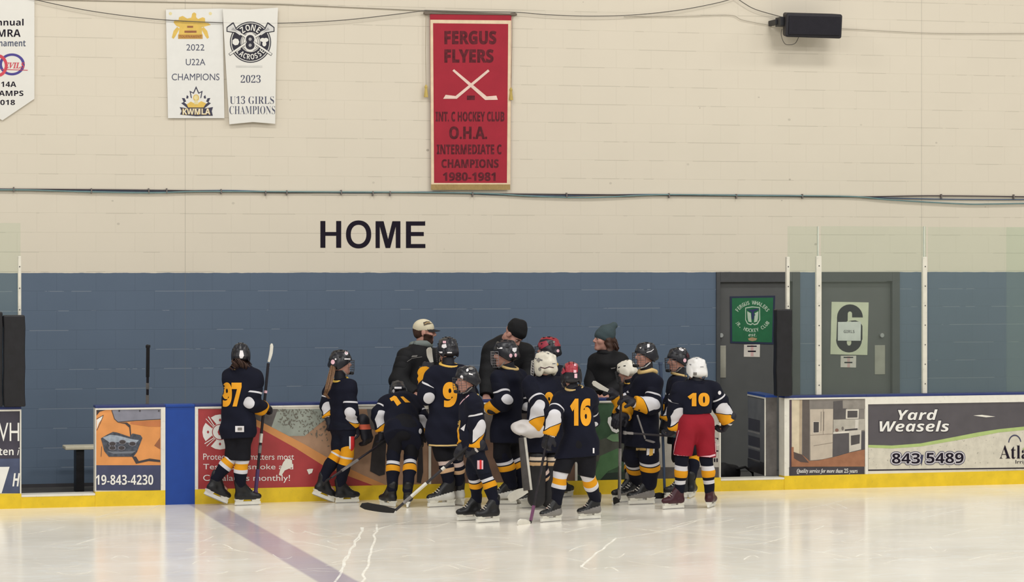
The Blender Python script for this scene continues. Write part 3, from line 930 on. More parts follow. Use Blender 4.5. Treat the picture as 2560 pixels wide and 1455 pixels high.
f.ring(30, 161, 25, 32, db, 1, 40, 0, 360, ky=.86); f.ring(-6, 164, 18, 25, dr, 2, 30, -80, 75, ky=1.15)
f.text('EVILS', (10, 156, 62, 171), dr, 3, 'script', offset=.01); f.stroke([(4, 173.5), (69, 175.5)], 1.6, dr, 3)
f.build('emblem', root)

# 2022 banner
root = empty('banner', W(488, 160, YB), 'white 2022 champions banner with gold crest and maple leaf emblem', 'banner', 'banners hanging on the wall')
sheet('cloth', [(414.7, 24), (556.5, 21.5), (561, 295.5), (420, 295.5)], YB, mat('vinyl_white', (230, 228, 222), .25, var=.02), .006, root)
f = Flat(YB - .006); sl = mat('ink_slate_blue', (76, 78, 98), .6)
f.text('2022', (465.8, 110.5, 511, 126.5), sl, 1); f.text('U22A', (464.6, 147, 513.4, 163.2), sl, 1); f.text('CHAMPIONS', (429.5, 184, 548.5, 200.8), sl, 1)
f.build('lettering', root)
c = lambda x, y: (400 + x / 4.41, y / 4.41)
f = Flat(YB - .006); gd = mat('ink_gold', (222, 186, 92), .6); gd2 = mat('ink_gold_deep', (196, 150, 70), .6)
f.poly([c(*p) for p in ((205, 385), (215, 300), (180, 285), (150, 250), (160, 220), (205, 220), (210, 190), (250, 175), (300, 205), (345, 195), (355, 150), (375, 136), (400, 150), (398, 190), (420, 210), (470, 190), (495, 200), (500, 250), (535, 255), (560, 275), (500, 290), (460, 300), (465, 385))], gd, 1)
f.poly([c(*p) for p in ((200, 380), (470, 380), (470, 428), (200, 428))], gd2, 2)
for s_ in (1, -1):
    f.poly([c(335 + s_ * (x - 335), y) for x, y in ((190, 295), (215, 318), (170, 400), (150, 428), (130, 415), (150, 340))], gd, 1)
    f.ell(*c(335 + s_ * 220, 150), 4, 4, mat('ink_gold_pale', (226, 212, 160), .6), 1)
f.text('TOURNAMENT', (*c(212, 388), *c(458, 418)), mat('ink_brown', (150, 96, 62), .6), 3, 'bold')
f.rect(*c(300, 285), *c(365, 305), mat('ink_brown', (0, 0, 0)), 3); f.rect(*c(270, 338), *c(402, 360), mat('ink_brown', (0, 0, 0)), 3)
f.build('crest', root)
f = Flat(YB - .006); dn = mat('ink_deep_navy', (60, 58, 78), .6)
half = [(398, 948), (430, 1020), (470, 1000), (455, 1085), (500, 1048), (508, 1085), (555, 1080), (535, 1125), (562, 1138), (490, 1195)]
lf = half + [(796 - x, y) for x, y in half[::-1]][:-1]
f.poly([c(*p) for p in lf], dn, 1)
cxl, cyl = 398, 1095
f.poly([c(cxl + (x - cxl) * .80, cyl + (y - cyl) * .80) for x, y in lf], cloth_w, 2)
f.poly([c(*p) for p in ((295, 1150), (340, 1120), (398, 1150), (455, 1115), (510, 1140), (480, 1185), (310, 1185))], gd, 3)
f.ell(*c(398, 1078), 7.4, 8.4, gd, 4); f.ell(*c(398, 1076), 5.2, 6, mat('ink_gold_pale', (0, 0, 0)), 5); f.poly([c(385, 1105), c(415, 1105), c(425, 1150), c(375, 1150)], mat('ink_gold_pale', (0, 0, 0)), 4)
f.poly([c(*p) for p in ((218, 1180), (300, 1195), (400, 1200), (500, 1195), (585, 1180), (570, 1225), (582, 1275), (490, 1275), (400, 1280), (310, 1270), (222, 1262), (240, 1222))], dn, 4)
f.text('KWMLA', (*c(248, 1196), *c(556, 1264)), gd, 6, 'bold', offset=.02); f.text('KWMLA', (*c(252, 1200), *c(552, 1260)), mat('ink_cream', (232, 222, 196), .6), 7, 'bold')
f.build('emblem', root)

# zone 8 banner
root = empty('banner', W(628, 160, YB), 'white Zone 8 lacrosse banner for 2023, right of the gold crest banner', 'banner', 'banners hanging on the wall')
quad = [(556.5, 22), (625, 24), (695, 19), (690, 160), (688, 309.5), (632, 305), (573.5, 310.7), (563, 136)]
fr = [W(x, y, YB - .034) for x, y in quad]; bk = [p + V([0, .006, 0]) for p in fr]; n = len(quad)
g = Geo(); g.add(fr + bk, [tuple(range(n))[::-1], tuple(range(n, 2 * n))] + [(k, (k + 1) % n, n + (k + 1) % n, n + k) for k in range(n)], cloth_w)
g.build('cloth', root)
f = Flat(YB - .034)
f.text('2023', (601.8, 187.5, 651.7, 207), sl, 1, 'serif', offset=-.008); f.text('U13 GIRLS', (574.6, 240, 685, 260), sl, 1, 'serif', offset=-.010); f.text('CHAMPIONS', (573.5, 265, 688, 285.5), sl, 1, 'serif', offset=-.012, clip=(573.5, 687.5))
f.build('lettering', root)
f = Flat(YB - .034); bk_ = mat('ink_emblem_black', (40, 38, 50), .6); gy = mat('ink_emblem_grey', (170, 168, 166), .6)
cx, cy = 626.3, 105.4
f.ring(cx, cy, 49, 51.5, bk_, 1); f.ring(cx, cy, 25, 47, bk_, 1)
for r0, r1 in ((22, 23.3), (18, 19)): f.ring(cx, cy, r0, r1, bk_, 1)
for s_ in (1, -1):
    T = lambda x, y: c(998 + s_ * (x - 998), y)
    f.stroke([T(770, 600), T(900, 510), T(1060, 400), T(1120, 365)], 6.4, bk_, 2); f.stroke([T(772, 598), T(900, 510), T(1060, 400), T(1118, 367)], 4.4, cloth_w, 3)
    f.poly([T(1095, 345), T(1150, 320), T(1185, 245), T(1200, 250), T(1262, 300), T(1262, 350), T(1170, 365), T(1110, 400)], bk_, 2)
    f.poly([T(1105, 352), T(1160, 325), T(1190, 262), T(1252, 306), T(1252, 342), T(1165, 355), T(1115, 390)], mat('ink_emblem_pale', (212, 210, 206), .6), 3)
    f.poly([T(1140, 350), T(1190, 300), T(1210, 330)], gy, 4)
f.ell(*c(835, 462), 9, 9, cloth_w, 2, 7); f.ell(*c(1150, 455), 5, 5, cloth_w, 2); f.ell(*c(1132, 440), 6, 5, cloth_w, 2.5); f.ell(*c(1168, 440), 6, 5, cloth_w, 3); f.ell(*c(1150, 485), 5, 6, cloth_w, 3.5)
for yy, rr_ in ((92.5, 13.2), (112.5, 13.6)): f.ell(cx - 1, yy + 3, rr_, 14, cloth_w, 4 + (yy > 100) * .5)
for yy, rr_ in ((98.3, 10.6), (113, 11.4)): f.ell(cx - 1, yy, rr_, 11, bk_, 5 + (yy > 100) * .5)
for yy in (98, 113): f.ell(cx - 1, yy, 4, 4, gy, 6.5)
f.arc_text('ZONE', cx, cy, 36.5, 15.5, -134, -46, cloth_w, 6, 'bold', ratio=.78)
f.arc_text('LACROSSE', cx, cy, 36.5, 13.5, 150, 30, cloth_w, 6, 'bold', flip=True, ratio=.75)
f.rect(590, 164, 656, 169, mat('ink_ghost', (206, 204, 197), .6), 1)
f.build('emblem', root)

# red banner
root = empty('banner', W(1177, 250, YB), 'tall red banner with cream border, crossed hockey sticks and dark lettering', 'banner', 'banners hanging on the wall')
red_c = mat('banner_red', (162, 37, 53), .8, var=.06, scale=5, bump=.1); cream_c = mat('banner_cream', (226, 204, 172), .8); gold_c = mat('fringe_gold', (176, 150, 100), .9, bump=.4, bscale=160)
c = lambda x, y: (1000 + x / 2.798, y / 2.798)
sheet('cloth', [c(210, 96), c(779, 104), c(772, 1292), c(219, 1290)], YB - .01, red_c, .008, root)
f = Flat(YB - .018)
for q in (((212, 138), (777, 143), (776, 168), (212, 162)), ((212, 140), (231, 140), (238, 1285), (218, 1285)), ((757, 143), (777, 143), (772, 1285), (748, 1285)), ((218, 1280), (772, 1280), (772, 1296), (218, 1296))):
    f.poly([c(*p) for p in q], cream_c, 1)
f.build('border', root)
g = Geo()
for k in range(92):
    u = k / 91
    p = W(*c(220 + 547 * u, 1290), YB - .02); q = W(*c(219 + 549 * u, 1328), YB - .02)
    g.tube([p, q], .0055, gold_c, 5)
o = g.build('fringe', root)
f = Flat(YB - .018); dk = mat('banner_dark_thread', (92, 32, 40), .9, var=.35, scale=30)
for t, bx, of in (('FERGUS', (1111, 77, 1241, 111), .03), ('FLYERS', (1111, 123, 1234, 157), .03), ('INT. C HOCKEY CLUB', (1089, 279, 1261, 304), .02), ('O.H.A.', (1123, 316, 1218, 348), .02),
                  ('INTERMEDIATE C', (1092, 361, 1254, 386), .02), ('CHAMPIONS', (1103.6, 398, 1246.6, 420), .02), ('1980-1981', (1107, 430.7, 1239, 452.5), .02)):
    f.text(t, bx, dk, 1, 'bold', offset=of)
f.build('lettering', root)
f = Flat(YB - .018); pk = mat('banner_stick_cream', (228, 200, 186), .8)
f.poly([(1131, 177), (1135, 173), (1217, 241), (1241, 239), (1244.5, 249.5), (1213, 250)], pk, 2)
f.poly([(1224, 178), (1220, 173.5), (1139, 240), (1114, 237), (1108, 247), (1142, 247)], pk, 3)
f.rect(1167.5, 239, 1187, 250, dk, 1)
f.build('crossed_sticks', root)
g = Geo(); a, b_ = W(*c(165, 93), YB - .02), W(*c(816, 101), YB - .02); d = unit(b_ - a)
g.tube([a, a + d * .02, a + d * .06, a + d * .075, b_ - d * .075, b_ - d * .06, b_ - d * .02, b_], [.012, .018, .016, .009, .009, .016, .018, .012], mat('rod_wood', (116, 104, 92), .5), 10); g.build('rod', root, smooth=True)
for s_, pts in (('l', ((181, 105), (178, 350), (182, 600))), ('r', ((788, 108), (784, 350), (776, 620)))):
    g = Geo(); g.tube([W(*c(*p), YB - .012) for p in pts], .003, mat('cord_tan', (168, 156, 134), .9), 6); g.build('cord', root)
    g = Geo(); e = pts[-1]; g.tube([W(*c(e[0], e[1] + y), YB - .02) for y in (-8, 8, 20, 80)], [.006, .018, .013, .024], mat('tassel_gold', (196, 172, 98), .9, bump=.4, bscale=120), 10); g.build('tassel', root)

# ------------------------------------------------------------------ cables and speaker
def cable(pts, r, m, label, Y=YW - .02, cat='cable', group='cables along the wall', name='cable', sub=8):
    pp = []
    n = len(pts)
    for i in range(n - 1):
        p0, p1, p2, p3 = [V(pts[max(0, min(n - 1, k))], dtype=float) for k in (i - 1, i, i + 1, i + 2)]
        for k in range(sub):
            t = k / sub
            q = .5 * ((2 * p1) + (-p0 + p2) * t + (2 * p0 - 5 * p1 + 4 * p2 - p3) * t * t + (-p0 + 3 * p1 - 3 * p2 + p3) * t ** 3)
            pp.append(q)
    pp.append(V(pts[-1], dtype=float))
    g = Geo(); g.tube([W(q[0], q[1], Y) for q in pp], r, m, 6)
    return tag(g.build(name, smooth=True), label, cat, group)


wire = mat('wire_grey', (92, 88, 82), .5); teal = mat('wire_teal', (112, 140, 140), .5); dkw = mat('wire_dark', (74, 64, 66), .5); blu = mat('wire_blue', (78, 96, 122), .5)
cable([(60, -10), (100, 2), (230, 28), (390, 48), (560, 57), (700, 58), (850, 51), (980, 37), (1064, 26)], .0045, wire, 'thin grey cable sagging across the gold crest banner', YB - .03)
cable([(1064, 26), (1180, 29), (1292, 31), (1370, 37), (1480, 40.5), (1590, 37), (1700, 25), (1790, 8), (1840, -6)], .0045, wire, 'thin grey cable sagging from the red banner rod toward the top', YB - .03)
cable([(1838, -8), (1860, 8), (1890, 24), (1945, 40), (1962, 44)], .0045, wire, 'thin grey cable running down to the speaker bracket', YB - .03)
cable([(1560, 42), (1700, 41), (1823, 38), (1860, 51), (1960, 68), (2040, 70), (2110, 72), (2220, 78), (2330, 83), (2470, 84), (2700, 82)], .0028, mat('wire_pale', (160, 152, 136), .5), 'pale thin wire passing behind the speaker to the right edge')
cable([(1955, 72), (1953, 88), (1961, 108), (1973, 112), (1988, 108), (1997, 92)], .0035, wire, 'small cable loop hanging under the speaker', YW - .18)
cable([(-100, 473), (40, 473), (200, 474), (370, 475.5), (560, 478), (700, 481), (900, 480.5), (1080, 482), (1200, 484), (1400, 486), (1650, 488), (1900, 490), (2150, 492), (2350, 489.5), (2700, 494)], .007, dkw, 'dark cable clipped straight along the cream wall')
cable([(-100, 475), (60, 475), (200, 479), (370, 482), (480, 479), (620, 479), (850, 480), (1050, 481), (1220, 484), (1340, 491), (1480, 494), (1650, 487), (1880, 489), (2120, 491), (2230, 500), (2400, 509.5), (2480, 510), (2700, 506)], .008, teal, 'teal cable bundle swinging below the dark cable at the right', YW - .028)
cable([(-100, 471), (50, 473), (190, 476), (380, 478), (560, 476), (700, 479.5), (900, 482), (1080, 480), (1240, 487), (1420, 489), (1600, 486), (1800, 487), (2010, 489), (2130, 492), (2300, 497), (2480, 499), (2700, 498)], .006, blu, 'blue grey cable twisted around the clipped cable bundle', YW - .014)
g_clips = [(34, 473), (228, 476), (371, 476), (416, 476), (552, 478), (663, 482), (716, 481), (852, 480), (931, 483), (974, 483), (1180, 485), (1415, 487), (1671, 488), (1839, 490), (2004, 490), (2351, 490), (2532, 491)]
clip0 = None
for k, (px, py) in enumerate(g_clips):
    p = W(px, py, YW)
    g = Geo(); g.box(p[0] - .006, p[0] + .006, YW - .038, YW, p[2] - .03, p[2] + .022, mat('clip_grey', (120, 112, 108), .5))
    tag(g.build('cable_clip', bevel=.003), 'small grey clip that fastens the long cables to the cream wall', 'cable clip', 'cable clips along the wall')
# scuff of a nail row
# speaker
root = empty('speaker', W(2035, 62, YW), 'black loudspeaker box mounted high on the wall', 'speaker')
ys = YW - .42
a = W(1966, 92, ys); b_ = W(2108, 36, ys)
tilt = .10
g = Geo()
z0, z1 = a[2], b_[2]
g.hexa([(a[0], ys + tilt * .3, z0), (b_[0], ys + tilt * .3, z0 - .005), (b_[0] - .03, ys + .24, z0 + .03), (a[0] + .05, ys + .24, z0 + .03),
        (a[0], ys, z1), (b_[0], ys, z1), (b_[0] - .03, ys + .24, z1 + .03), (a[0] + .05, ys + .24, z1 + .03)], mat('speaker_case', (40, 38, 44), .6, bump=.2, bscale=90))
g.build('case', root, bevel=.025, seg=4)
g = Geo(); g.hexa([(a[0] + .03, ys + .005, z0 + .028), (b_[0] - .03, ys + .005, z0 + .028), (b_[0] - .03, ys + .03, z0 + .028), (a[0] + .03, ys + .03, z0 + .028),
                  (a[0] + .03, ys - .008, z1 - .03), (b_[0] - .03, ys - .008, z1 - .03), (b_[0] - .03, ys + .03, z1 - .03), (a[0] + .03, ys + .03, z1 - .03)], mat('speaker_grille', (32, 30, 38), .8, bump=.6, bscale=260))
g.build('grille', root, bevel=.006)
g = Geo(); p = W(1943, 66, ys + .2); q = W(1964, 44, ys + .2)
g.box(p[0], q[0], ys + .10, ys + .26, p[2], q[2], mat('bracket', (40, 40, 44), .5)); g.box(p[0] - .02, p[0] + .02, ys + .2, YW, p[2] + .02, q[2] - .02, MATS['bracket'])
g.build('bracket', root, bevel=.005)

# spare stick leaning behind the boards
# (made by the stick builder below)

# scratches cut into the ice
rs = random.Random(11)
g = Geo(); snow = mat('ice_snow', (248, 245, 236), .9)
_nt = snow.node_tree; _o = _nt.nodes['Material Output']; _mx = nd(_nt, 'ShaderNodeMixShader'); _tr = nd(_nt, 'ShaderNodeBsdfTransparent')
_n = nd(_nt, 'ShaderNodeTexNoise'); _n.inputs['Scale'].default_value = 5; _tcx = nd(_nt, 'ShaderNodeTexCoord'); _nt.links.new(_tcx.outputs['Object'], _n.inputs['Vector'])
_nt.links.new(mth(_nt, 'MULTIPLY', _n.outputs['Fac'], 1.15), _mx.inputs[0]); _nt.links.new(_tr.outputs[0], _mx.inputs[1]); _nt.links.new(_nt.nodes['Principled BSDF'].outputs[0], _mx.inputs[2]); _nt.links.new(_mx.outputs[0], _o.inputs[0])


def scratch(pts, w):
    for (x0, y0), (x1, y1) in zip(pts[:-1], pts[1:]):
        z = .0015 + .0008 * rs.random()
        if x1 < x0: x0, y0, x1, y1 = x1, y1, x0, y0
        a, b_ = G(x0, y0, z), G(x1, y1, z)
        d = unit(b_ - a); n_ = np.cross(d, V([0, 0, 1.0])) * w
        g.add([a - n_, b_ - n_, b_ + n_, a + n_], [(3, 2, 1, 0)], snow)


def arc(px, py, L, bend, slope, w):
    pts = []
    for k in range(9):
        u = k / 8 - .5
        pts.append((px + L * u, py + L * slope * u + bend * (1 - 4 * u * u)))
    scratch(pts, w)


for k in range(150):
    px = rs.uniform(-60, 2620); py = 1262 + 190 * rs.random() ** .8 - px * .018
    arc(px, py, rs.uniform(30, 240), rs.uniform(-9, 9), rs.uniform(-.22, .2), rs.choice((.003, .004, .006)))
zig = lambda x0, y0, x1, y1, n, amp: [(x0 + (x1 - x0) * k / n + rs.uniform(-amp, amp), y0 + (y1 - y0) * k / n) for k in range(n + 1)]
scratch(zig(906, 1318, 838, 1455, 16, 4), .009); scratch(zig(944, 1310, 906, 1455, 16, 5), .009); scratch(zig(912, 1318, 846, 1430, 12, 5), .006)
scratch(zig(1590, 1322, 1940, 1352, 10, 3), .008); scratch(zig(1640, 1318, 2090, 1350, 10, 3), .006)
scratch(zig(1450, 1418, 1540, 1345, 8, 4), .009)
tag(g.build('ice_scratches'), 'white skate scratches and snow cut into the ice', 'scratches', kind='stuff')

# ================================================================== soft shapes: distance fields meshed on a grid
class Field:
    def __init__(s, lo, hi, h):
        s.lo = V(lo, dtype=float); s.h = h
        s.n = np.maximum(4, np.ceil((V(hi) - s.lo) / h).astype(int) + 1)
        s.d = np.full(s.n, 1.0, dtype=np.float32)

    def _blk(s, lo, hi):
        i0 = np.clip(np.floor((lo - s.lo) / s.h).astype(int), 0, s.n - 1)
        i1 = np.clip(np.ceil((hi - s.lo) / s.h).astype(int) + 1, 1, s.n)
        ax = [s.lo[k] + s.h * np.arange(i0[k], i1[k]) for k in range(3)]
        P = np.stack(np.meshgrid(*ax, indexing='ij'), -1)
        return tuple(slice(i0[k], i1[k]) for k in range(3)), P

    def put(s, fn, lo, hi, k=0.03, sub=False):
        m = k + 4 * s.h
        sl, P = s._blk(V(lo) - m, V(hi) + m)
        if P.size == 0: return
        b = fn(P); a = s.d[sl]
        if sub: b = -b; a = -a
        if k > 0:
            hh = np.maximum(k - np.abs(a - b), 0) / k
            r = np.minimum(a, b) - hh * hh * k * .25
        else:
            r = np.minimum(a, b)
        if sub:
            r2 = -np.minimum(a, b) if k == 0 else None
            # smooth max of the old field and the negated shape
            a0 = s.d[sl]; b0 = -fn(P)
            hh = np.maximum(k - np.abs(a0 - b0), 0) / max(k, 1e-6)
            r = np.maximum(a0, b0) + hh * hh * k * .25
        s.d[sl] = r

    def cone(s, a, b, ra, rb, k=0.03, sub=False, flat=None):
        """capsule that tapers from ra to rb; flat = (direction, factor) squeezes it along a direction"""
        a = V(a, dtype=float); b = V(b, dtype=float)

        def fn(P):
            q = P - a
            d = b - a
            if flat is not None:
                n, f = flat
                q = q + n * (q @ n)[..., None] * (f - 1)
                d = d + n * (d @ n) * (f - 1)
            L2 = max(float(d @ d), 1e-9)
            t = np.clip((q @ d) / L2, 0, 1)
            r = ra + (rb - ra) * t
            return np.linalg.norm(q - t[..., None] * d, axis=-1) - r
        R = max(ra, rb)
        s.put(fn, np.minimum(a, b) - R, np.maximum(a, b) + R, k, sub)

    def ell(s, c, F, r, k=0.02, sub=False):
        c = V(c, dtype=float); r = V(r, dtype=float)

        def fn(P):
            q = (P - c) @ np.asarray(F).T
            k0 = np.linalg.norm(q / r, axis=-1); k1 = np.linalg.norm(q / (r * r), axis=-1)
            return np.where(k0 < 1e-4, -r.min(), k0 * (k0 - 1) / np.maximum(k1, 1e-6))
        R = r.max()
        s.put(fn, c - R, c + R, k, sub)

    def cut(s, p, n):
        """remove everything on the side n points to"""
        n = unit(n)
        ax = [s.lo[k] + s.h * np.arange(s.n[k]) for k in range(3)]
        dd = (ax[0][:, None, None] - p[0]) * n[0] + (ax[1][None, :, None] - p[1]) * n[1] + (ax[2][None, None, :] - p[2]) * n[2]
        s.d = np.maximum(s.d, dd.astype(np.float32))

    def fold(s, amp, freq, seed, dirv=(0.5, 0.3, 1.0)):
        """cloth folds: warped waves added to the surface"""
        ax = [s.lo[k] + s.h * np.arange(s.n[k]) for k in range(3)]
        x, y, z = np.meshgrid(*ax, indexing='ij')
        r = np.random.default_rng(seed); ph = r.uniform(0, 6.28, 8)
        w = np.zeros(s.n)
        for j in range(3):
            d = V(dirv) + r.uniform(-.8, .8, 3); d = unit(d) * freq * (1 + .6 * j)
            w += np.sin(x * d[0] + y * d[1] + z * d[2] + ph[j] + 1.6 * np.sin(x * 9 + ph[j + 3]) + 1.3 * np.sin(z * 7 + y * 8 + ph[j + 4])) / (1 + .5 * j)
        s.d += (amp * w).astype(np.float32)

    def mesh(s):
        d = s.d.copy()
        for k in range(3):                      # close the surface at the grid border
            i = [slice(None)] * 3
            i[k] = 0; d[tuple(i)] = 1; i[k] = -1; d[tuple(i)] = 1
        ins = d < 0
        n = s.n
        cnt = np.zeros(n - 1, dtype=np.int16); 
        cor = [(i, j, k) for i in (0, 1) for j in (0, 1) for k in (0, 1)]
        S = lambda A, c: A[c[0]:n[0] - 1 + c[0], c[1]:n[1] - 1 + c[1], c[2]:n[2] - 1 + c[2]]
        for c in cor: cnt += S(ins, c)
        act = (cnt > 0) & (cnt < 8)
        ci = np.argwhere(act)
        if len(ci) == 0: return np.zeros((0, 3)), np.zeros((0, 4), int)
        idx = np.full(n - 1, -1, dtype=np.int64); idx[act] = np.arange(len(ci))
        acc = np.zeros((len(ci), 3)); m = np.zeros(len(ci))
        vals = {c: S(d, c)[act] for c in cor}
        for c in cor:
            for k in range(3):
                if c[k] == 0:
                    e = list(c); e[k] = 1; e = tuple(e)
                    a, b = vals[c], vals[e]
                    x = (a < 0) != (b < 0)
                    t = np.where(x, a / np.where(x, a - b, 1), 0)
                    p = np.tile(V(c, dtype=float), (len(ci), 1)); p[:, k] += t
                    acc += p * x[:, None]; m += x
        vert = s.lo + s.h * (ci + acc / m[:, None])
        quads = []
        for k in range(3):
            u, v = (k + 1) % 3, (k + 2) % 3
            a = ins[tuple(slice(0, n[q] - 1) if q == k else slice(1, n[q] - 1) for q in range(3))]
            b = ins[tuple(slice(1, n[q]) if q == k else slice(1, n[q] - 1) for q in range(3))]
            for flip, msk in ((False, a & ~b), (True, ~a & b)):
                e = np.argwhere(msk)
                if len(e) == 0: continue
                base = e.copy(); base[:, u] += 1; base[:, v] += 1
                q = []
                for du, dv in ((-1, -1), (0, -1), (0, 0), (-1, 0)):
                    o = base.copy(); o[:, u] += du; o[:, v] += dv
                    q.append(idx[o[:, 0], o[:, 1], o[:, 2]])
                q = np.stack(q, 1)
                quads.append(q[:, ::-1] if flip else q)
        return vert, np.concatenate(quads)


def bounds(pts, m):
    p = V(pts); return p.min(0) - m, p.max(0) + m


# ------------------------------------------------------------------ kit materials
NAVY = (18, 20, 35); GOLD = (232, 160, 32); WHT = (222, 220, 224); BLK = (20, 20, 24)


def attr_mat(name, build, rough=.85):
    m = bpy.data.materials.new(name); m.use_nodes = True
    nt = m.node_tree; b = nt.nodes['Principled BSDF']
    at = nd(nt, 'ShaderNodeAttribute'); at.attribute_name = 'sl'
    sp = nd(nt, 'ShaderNodeSeparateXYZ'); nt.links.new(at.outputs['Vector'], sp.inputs[0])
    col = build(nt, sp.outputs['X'], sp.outputs['Y'], sp.outputs['Z'])
    tc = nd(nt, 'ShaderNodeTexCoord')
    no = nd(nt, 'ShaderNodeTexNoise'); no.inputs['Scale'].default_value = 9; nt.links.new(tc.outputs['Object'], no.inputs['Vector'])
    col = mixc(nt, mth(nt, 'MULTIPLY', no.outputs['Fac'], .22), col, (0, 0, 0))
    nt.links.new(col, b.inputs['Base Color'])
    b.inputs['Roughness'].default_value = rough; b.inputs['Specular IOR Level'].default_value = .2
    n3 = nd(nt, 'ShaderNodeTexNoise'); n3.inputs['Scale'].default_value = 260; nt.links.new(tc.outputs['Object'], n3.inputs['Vector'])
    bp = nd(nt, 'ShaderNodeBump'); bp.inputs['Strength'].default_value = .15; bp.inputs['Distance'].default_value = .004
    nt.links.new(n3.outputs['Fac'], bp.inputs['Height']); nt.links.new(bp.outputs[0], b.inputs['Normal'])
    return m


def sleeve_build(nt, t, u, v):
    # slanted: the white drop narrows upward along one side, gold cuff below it
    ts = mth(nt, 'ADD', t, mth(nt, 'MULTIPLY', v, .18))
    base = ramp(nt, t, [(0, lin(NAVY)), (.30, lin(WHT)), (.355, lin(NAVY))])
    thr = mth(nt, 'MAXIMUM', mth(nt, 'SUBTRACT', .96, mth(nt, 'MULTIPLY', mth(nt, 'SUBTRACT', t, .45), 4.4)), .38)
    drop = mth(nt, 'MULTIPLY', mth(nt, 'GREATER_THAN', u, thr), mth(nt, 'MULTIPLY', mth(nt, 'GREATER_THAN', t, .44), mth(nt, 'LESS_THAN', ts, .725)))
    base = mixc(nt, drop, base, lin(WHT))
    cuff = mth(nt, 'MULTIPLY', mth(nt, 'GREATER_THAN', ts, .755), mth(nt, 'GREATER_THAN', u, -.30))
    return mixc(nt, cuff, base, lin(GOLD))


M_sleeve = attr_mat('jersey_sleeve', sleeve_build)
M_torso = mat('jersey_navy', NAVY, .85, var=.15, scale=6, bump=.15, bscale=260, spec=.2)
SOCK = {
    'A': [(0, lin(WHT)), (.10, lin(WHT)), (.16, lin(GOLD)), (.36, lin(WHT)), (.50, lin(NAVY))],
    'B': [(0, lin(NAVY)), (.18, lin(WHT)), (.28, lin(NAVY)), (.32, lin(GOLD)), (.50, lin(NAVY))],
    'C': [(0, lin(NAVY)), (.16, lin((214, 190, 180))), (.30, lin(NAVY)), (.42, lin((216, 178, 140))), (.56, lin(NAVY))],
    'D': [(0, lin(NAVY)), (.10, lin(NAVY)), (.20, lin(WHT)), (.34, lin(GOLD)), (.56, lin(NAVY)), (.66, lin(WHT)), (.78, lin(NAVY))],
    'E': [(0, lin(GOLD)), (.04, lin(WHT)), (.10, lin(GOLD)), (.30, lin(NAVY))],
}
M_sock = {k: attr_mat('sock_' + k.lower(), (lambda st: (lambda nt, t, u, v: ramp(nt, t, st)))(st)) for k, st in SOCK.items()}


def skin_build(nt, lip, brow, beard):
    c = mixc(nt, lip, lin((200, 150, 134)), lin((184, 124, 112)))
    return mixc(nt, beard, c, lin((66, 48, 40)))


M_skin = attr_mat('skin', skin_build, .55)
pant_k = mat('pants_black', (20, 20, 26), .8, var=.2, scale=7, bump=.15, bscale=200, spec=.2)
pant_n = mat('pants_navy', (17, 20, 34), .8, var=.2, scale=7, bump=.15, bscale=200, spec=.2)
pant_r = mat('pants_red', (142, 28, 42), .8, var=.1, scale=6, bump=.15, bscale=200, spec=.2)
gold_m = mat('gold_cloth', GOLD, .8, var=.05); white_m = mat('white_cloth', WHT, .8, var=.05)
collar_t = mat('collar_tan', (206, 176, 118), .8); collar_g = mat('collar_gold', (222, 178, 84), .8)
helm_k = mat('helmet_black', (30, 30, 36), .32, var=.15); helm_w = mat('helmet_white', (224, 222, 220), .3, var=.03)
helm_r = mat('helmet_red', (150, 34, 48), .35, var=.1); vent_m = mat('helmet_vent', (14, 14, 16), .6); vent_g = mat('helmet_vent_grey', (120, 120, 122), .6)
cage_m = mat('cage_wire', (74, 74, 78), .4, metal=.3); cage_w = mat('cage_white', (206, 204, 202), .4)
glove_k = mat('glove_navy', (24, 24, 34), .6, var=.15); glove_w = mat('glove_white', (206, 200, 196), .6, var=.06); glove_o = mat('glove_orange', (212, 100, 74), .6)
boot_k = mat('skate_black', (26, 26, 28), .4, var=.2); boot_m = mat('skate_maroon', (62, 24, 34), .4); boot_w = mat('skate_white', (206, 204, 196), .45)
holder_m = mat('blade_holder', (224, 222, 212), .4); blade_m = mat('blade_steel', (170, 170, 172), .25, metal=.9); lace_m = mat('lace', (214, 208, 196), .7); trim_m = mat('skate_trim', (128, 124, 120), .4)
hair_b = mat('hair_brown', (66, 44, 34), .6, var=.3, scale=60); hair_l = mat('hair_light_brown', (128, 96, 70), .6, var=.3, scale=60)
jack_k = mat('jacket_black', (17, 17, 20), .7, var=.2, bump=.2, bscale=90, spec=.3); hood_g = mat('hoodie_grey', (118, 126, 122), .85)
shaft_k = mat('stick_black', (34, 30, 36), .4, var=.2, scale=20); shaft_g = mat('stick_grey', (120, 116, 114), .4, var=.3, scale=12); shaft_w = mat('stick_white', (206, 202, 192), .45, var=.1, scale=14); tape_k = mat('stick_tape_black', (26, 24, 26), .8); tape_w = mat('stick_tape_white', (216, 212, 200), .8); shaft_p = mat('stick_purple', (74, 56, 96), .4, var=.2)
eye_w = mat('eye_white', (176, 164, 156), .3); eye_k = mat('eye_dark', (40, 30, 26), .3); stick_pink = mat('sticker_pink', (226, 180, 190), .5); stick_white = mat('sticker_white', (228, 224, 226), .5)


def frame_of(yaw, pitch=0.0, roll=0.0):
    """rows: right, forward, up; yaw 0 looks along the boards to the right, 90 looks away from the rink side"""
    y = math.radians(yaw); p = math.radians(pitch); r = math.radians(roll)
    f = V([math.cos(y) * math.cos(p), math.sin(y) * math.cos(p), -math.sin(p)])
    rt = V([math.sin(y), -math.cos(y), 0])
    u = np.cross(rt, f)
    rt2 = rt * math.cos(r) + u * math.sin(r); u2 = -rt * math.sin(r) + u * math.cos(r)
    return V([rt2, f, u2])


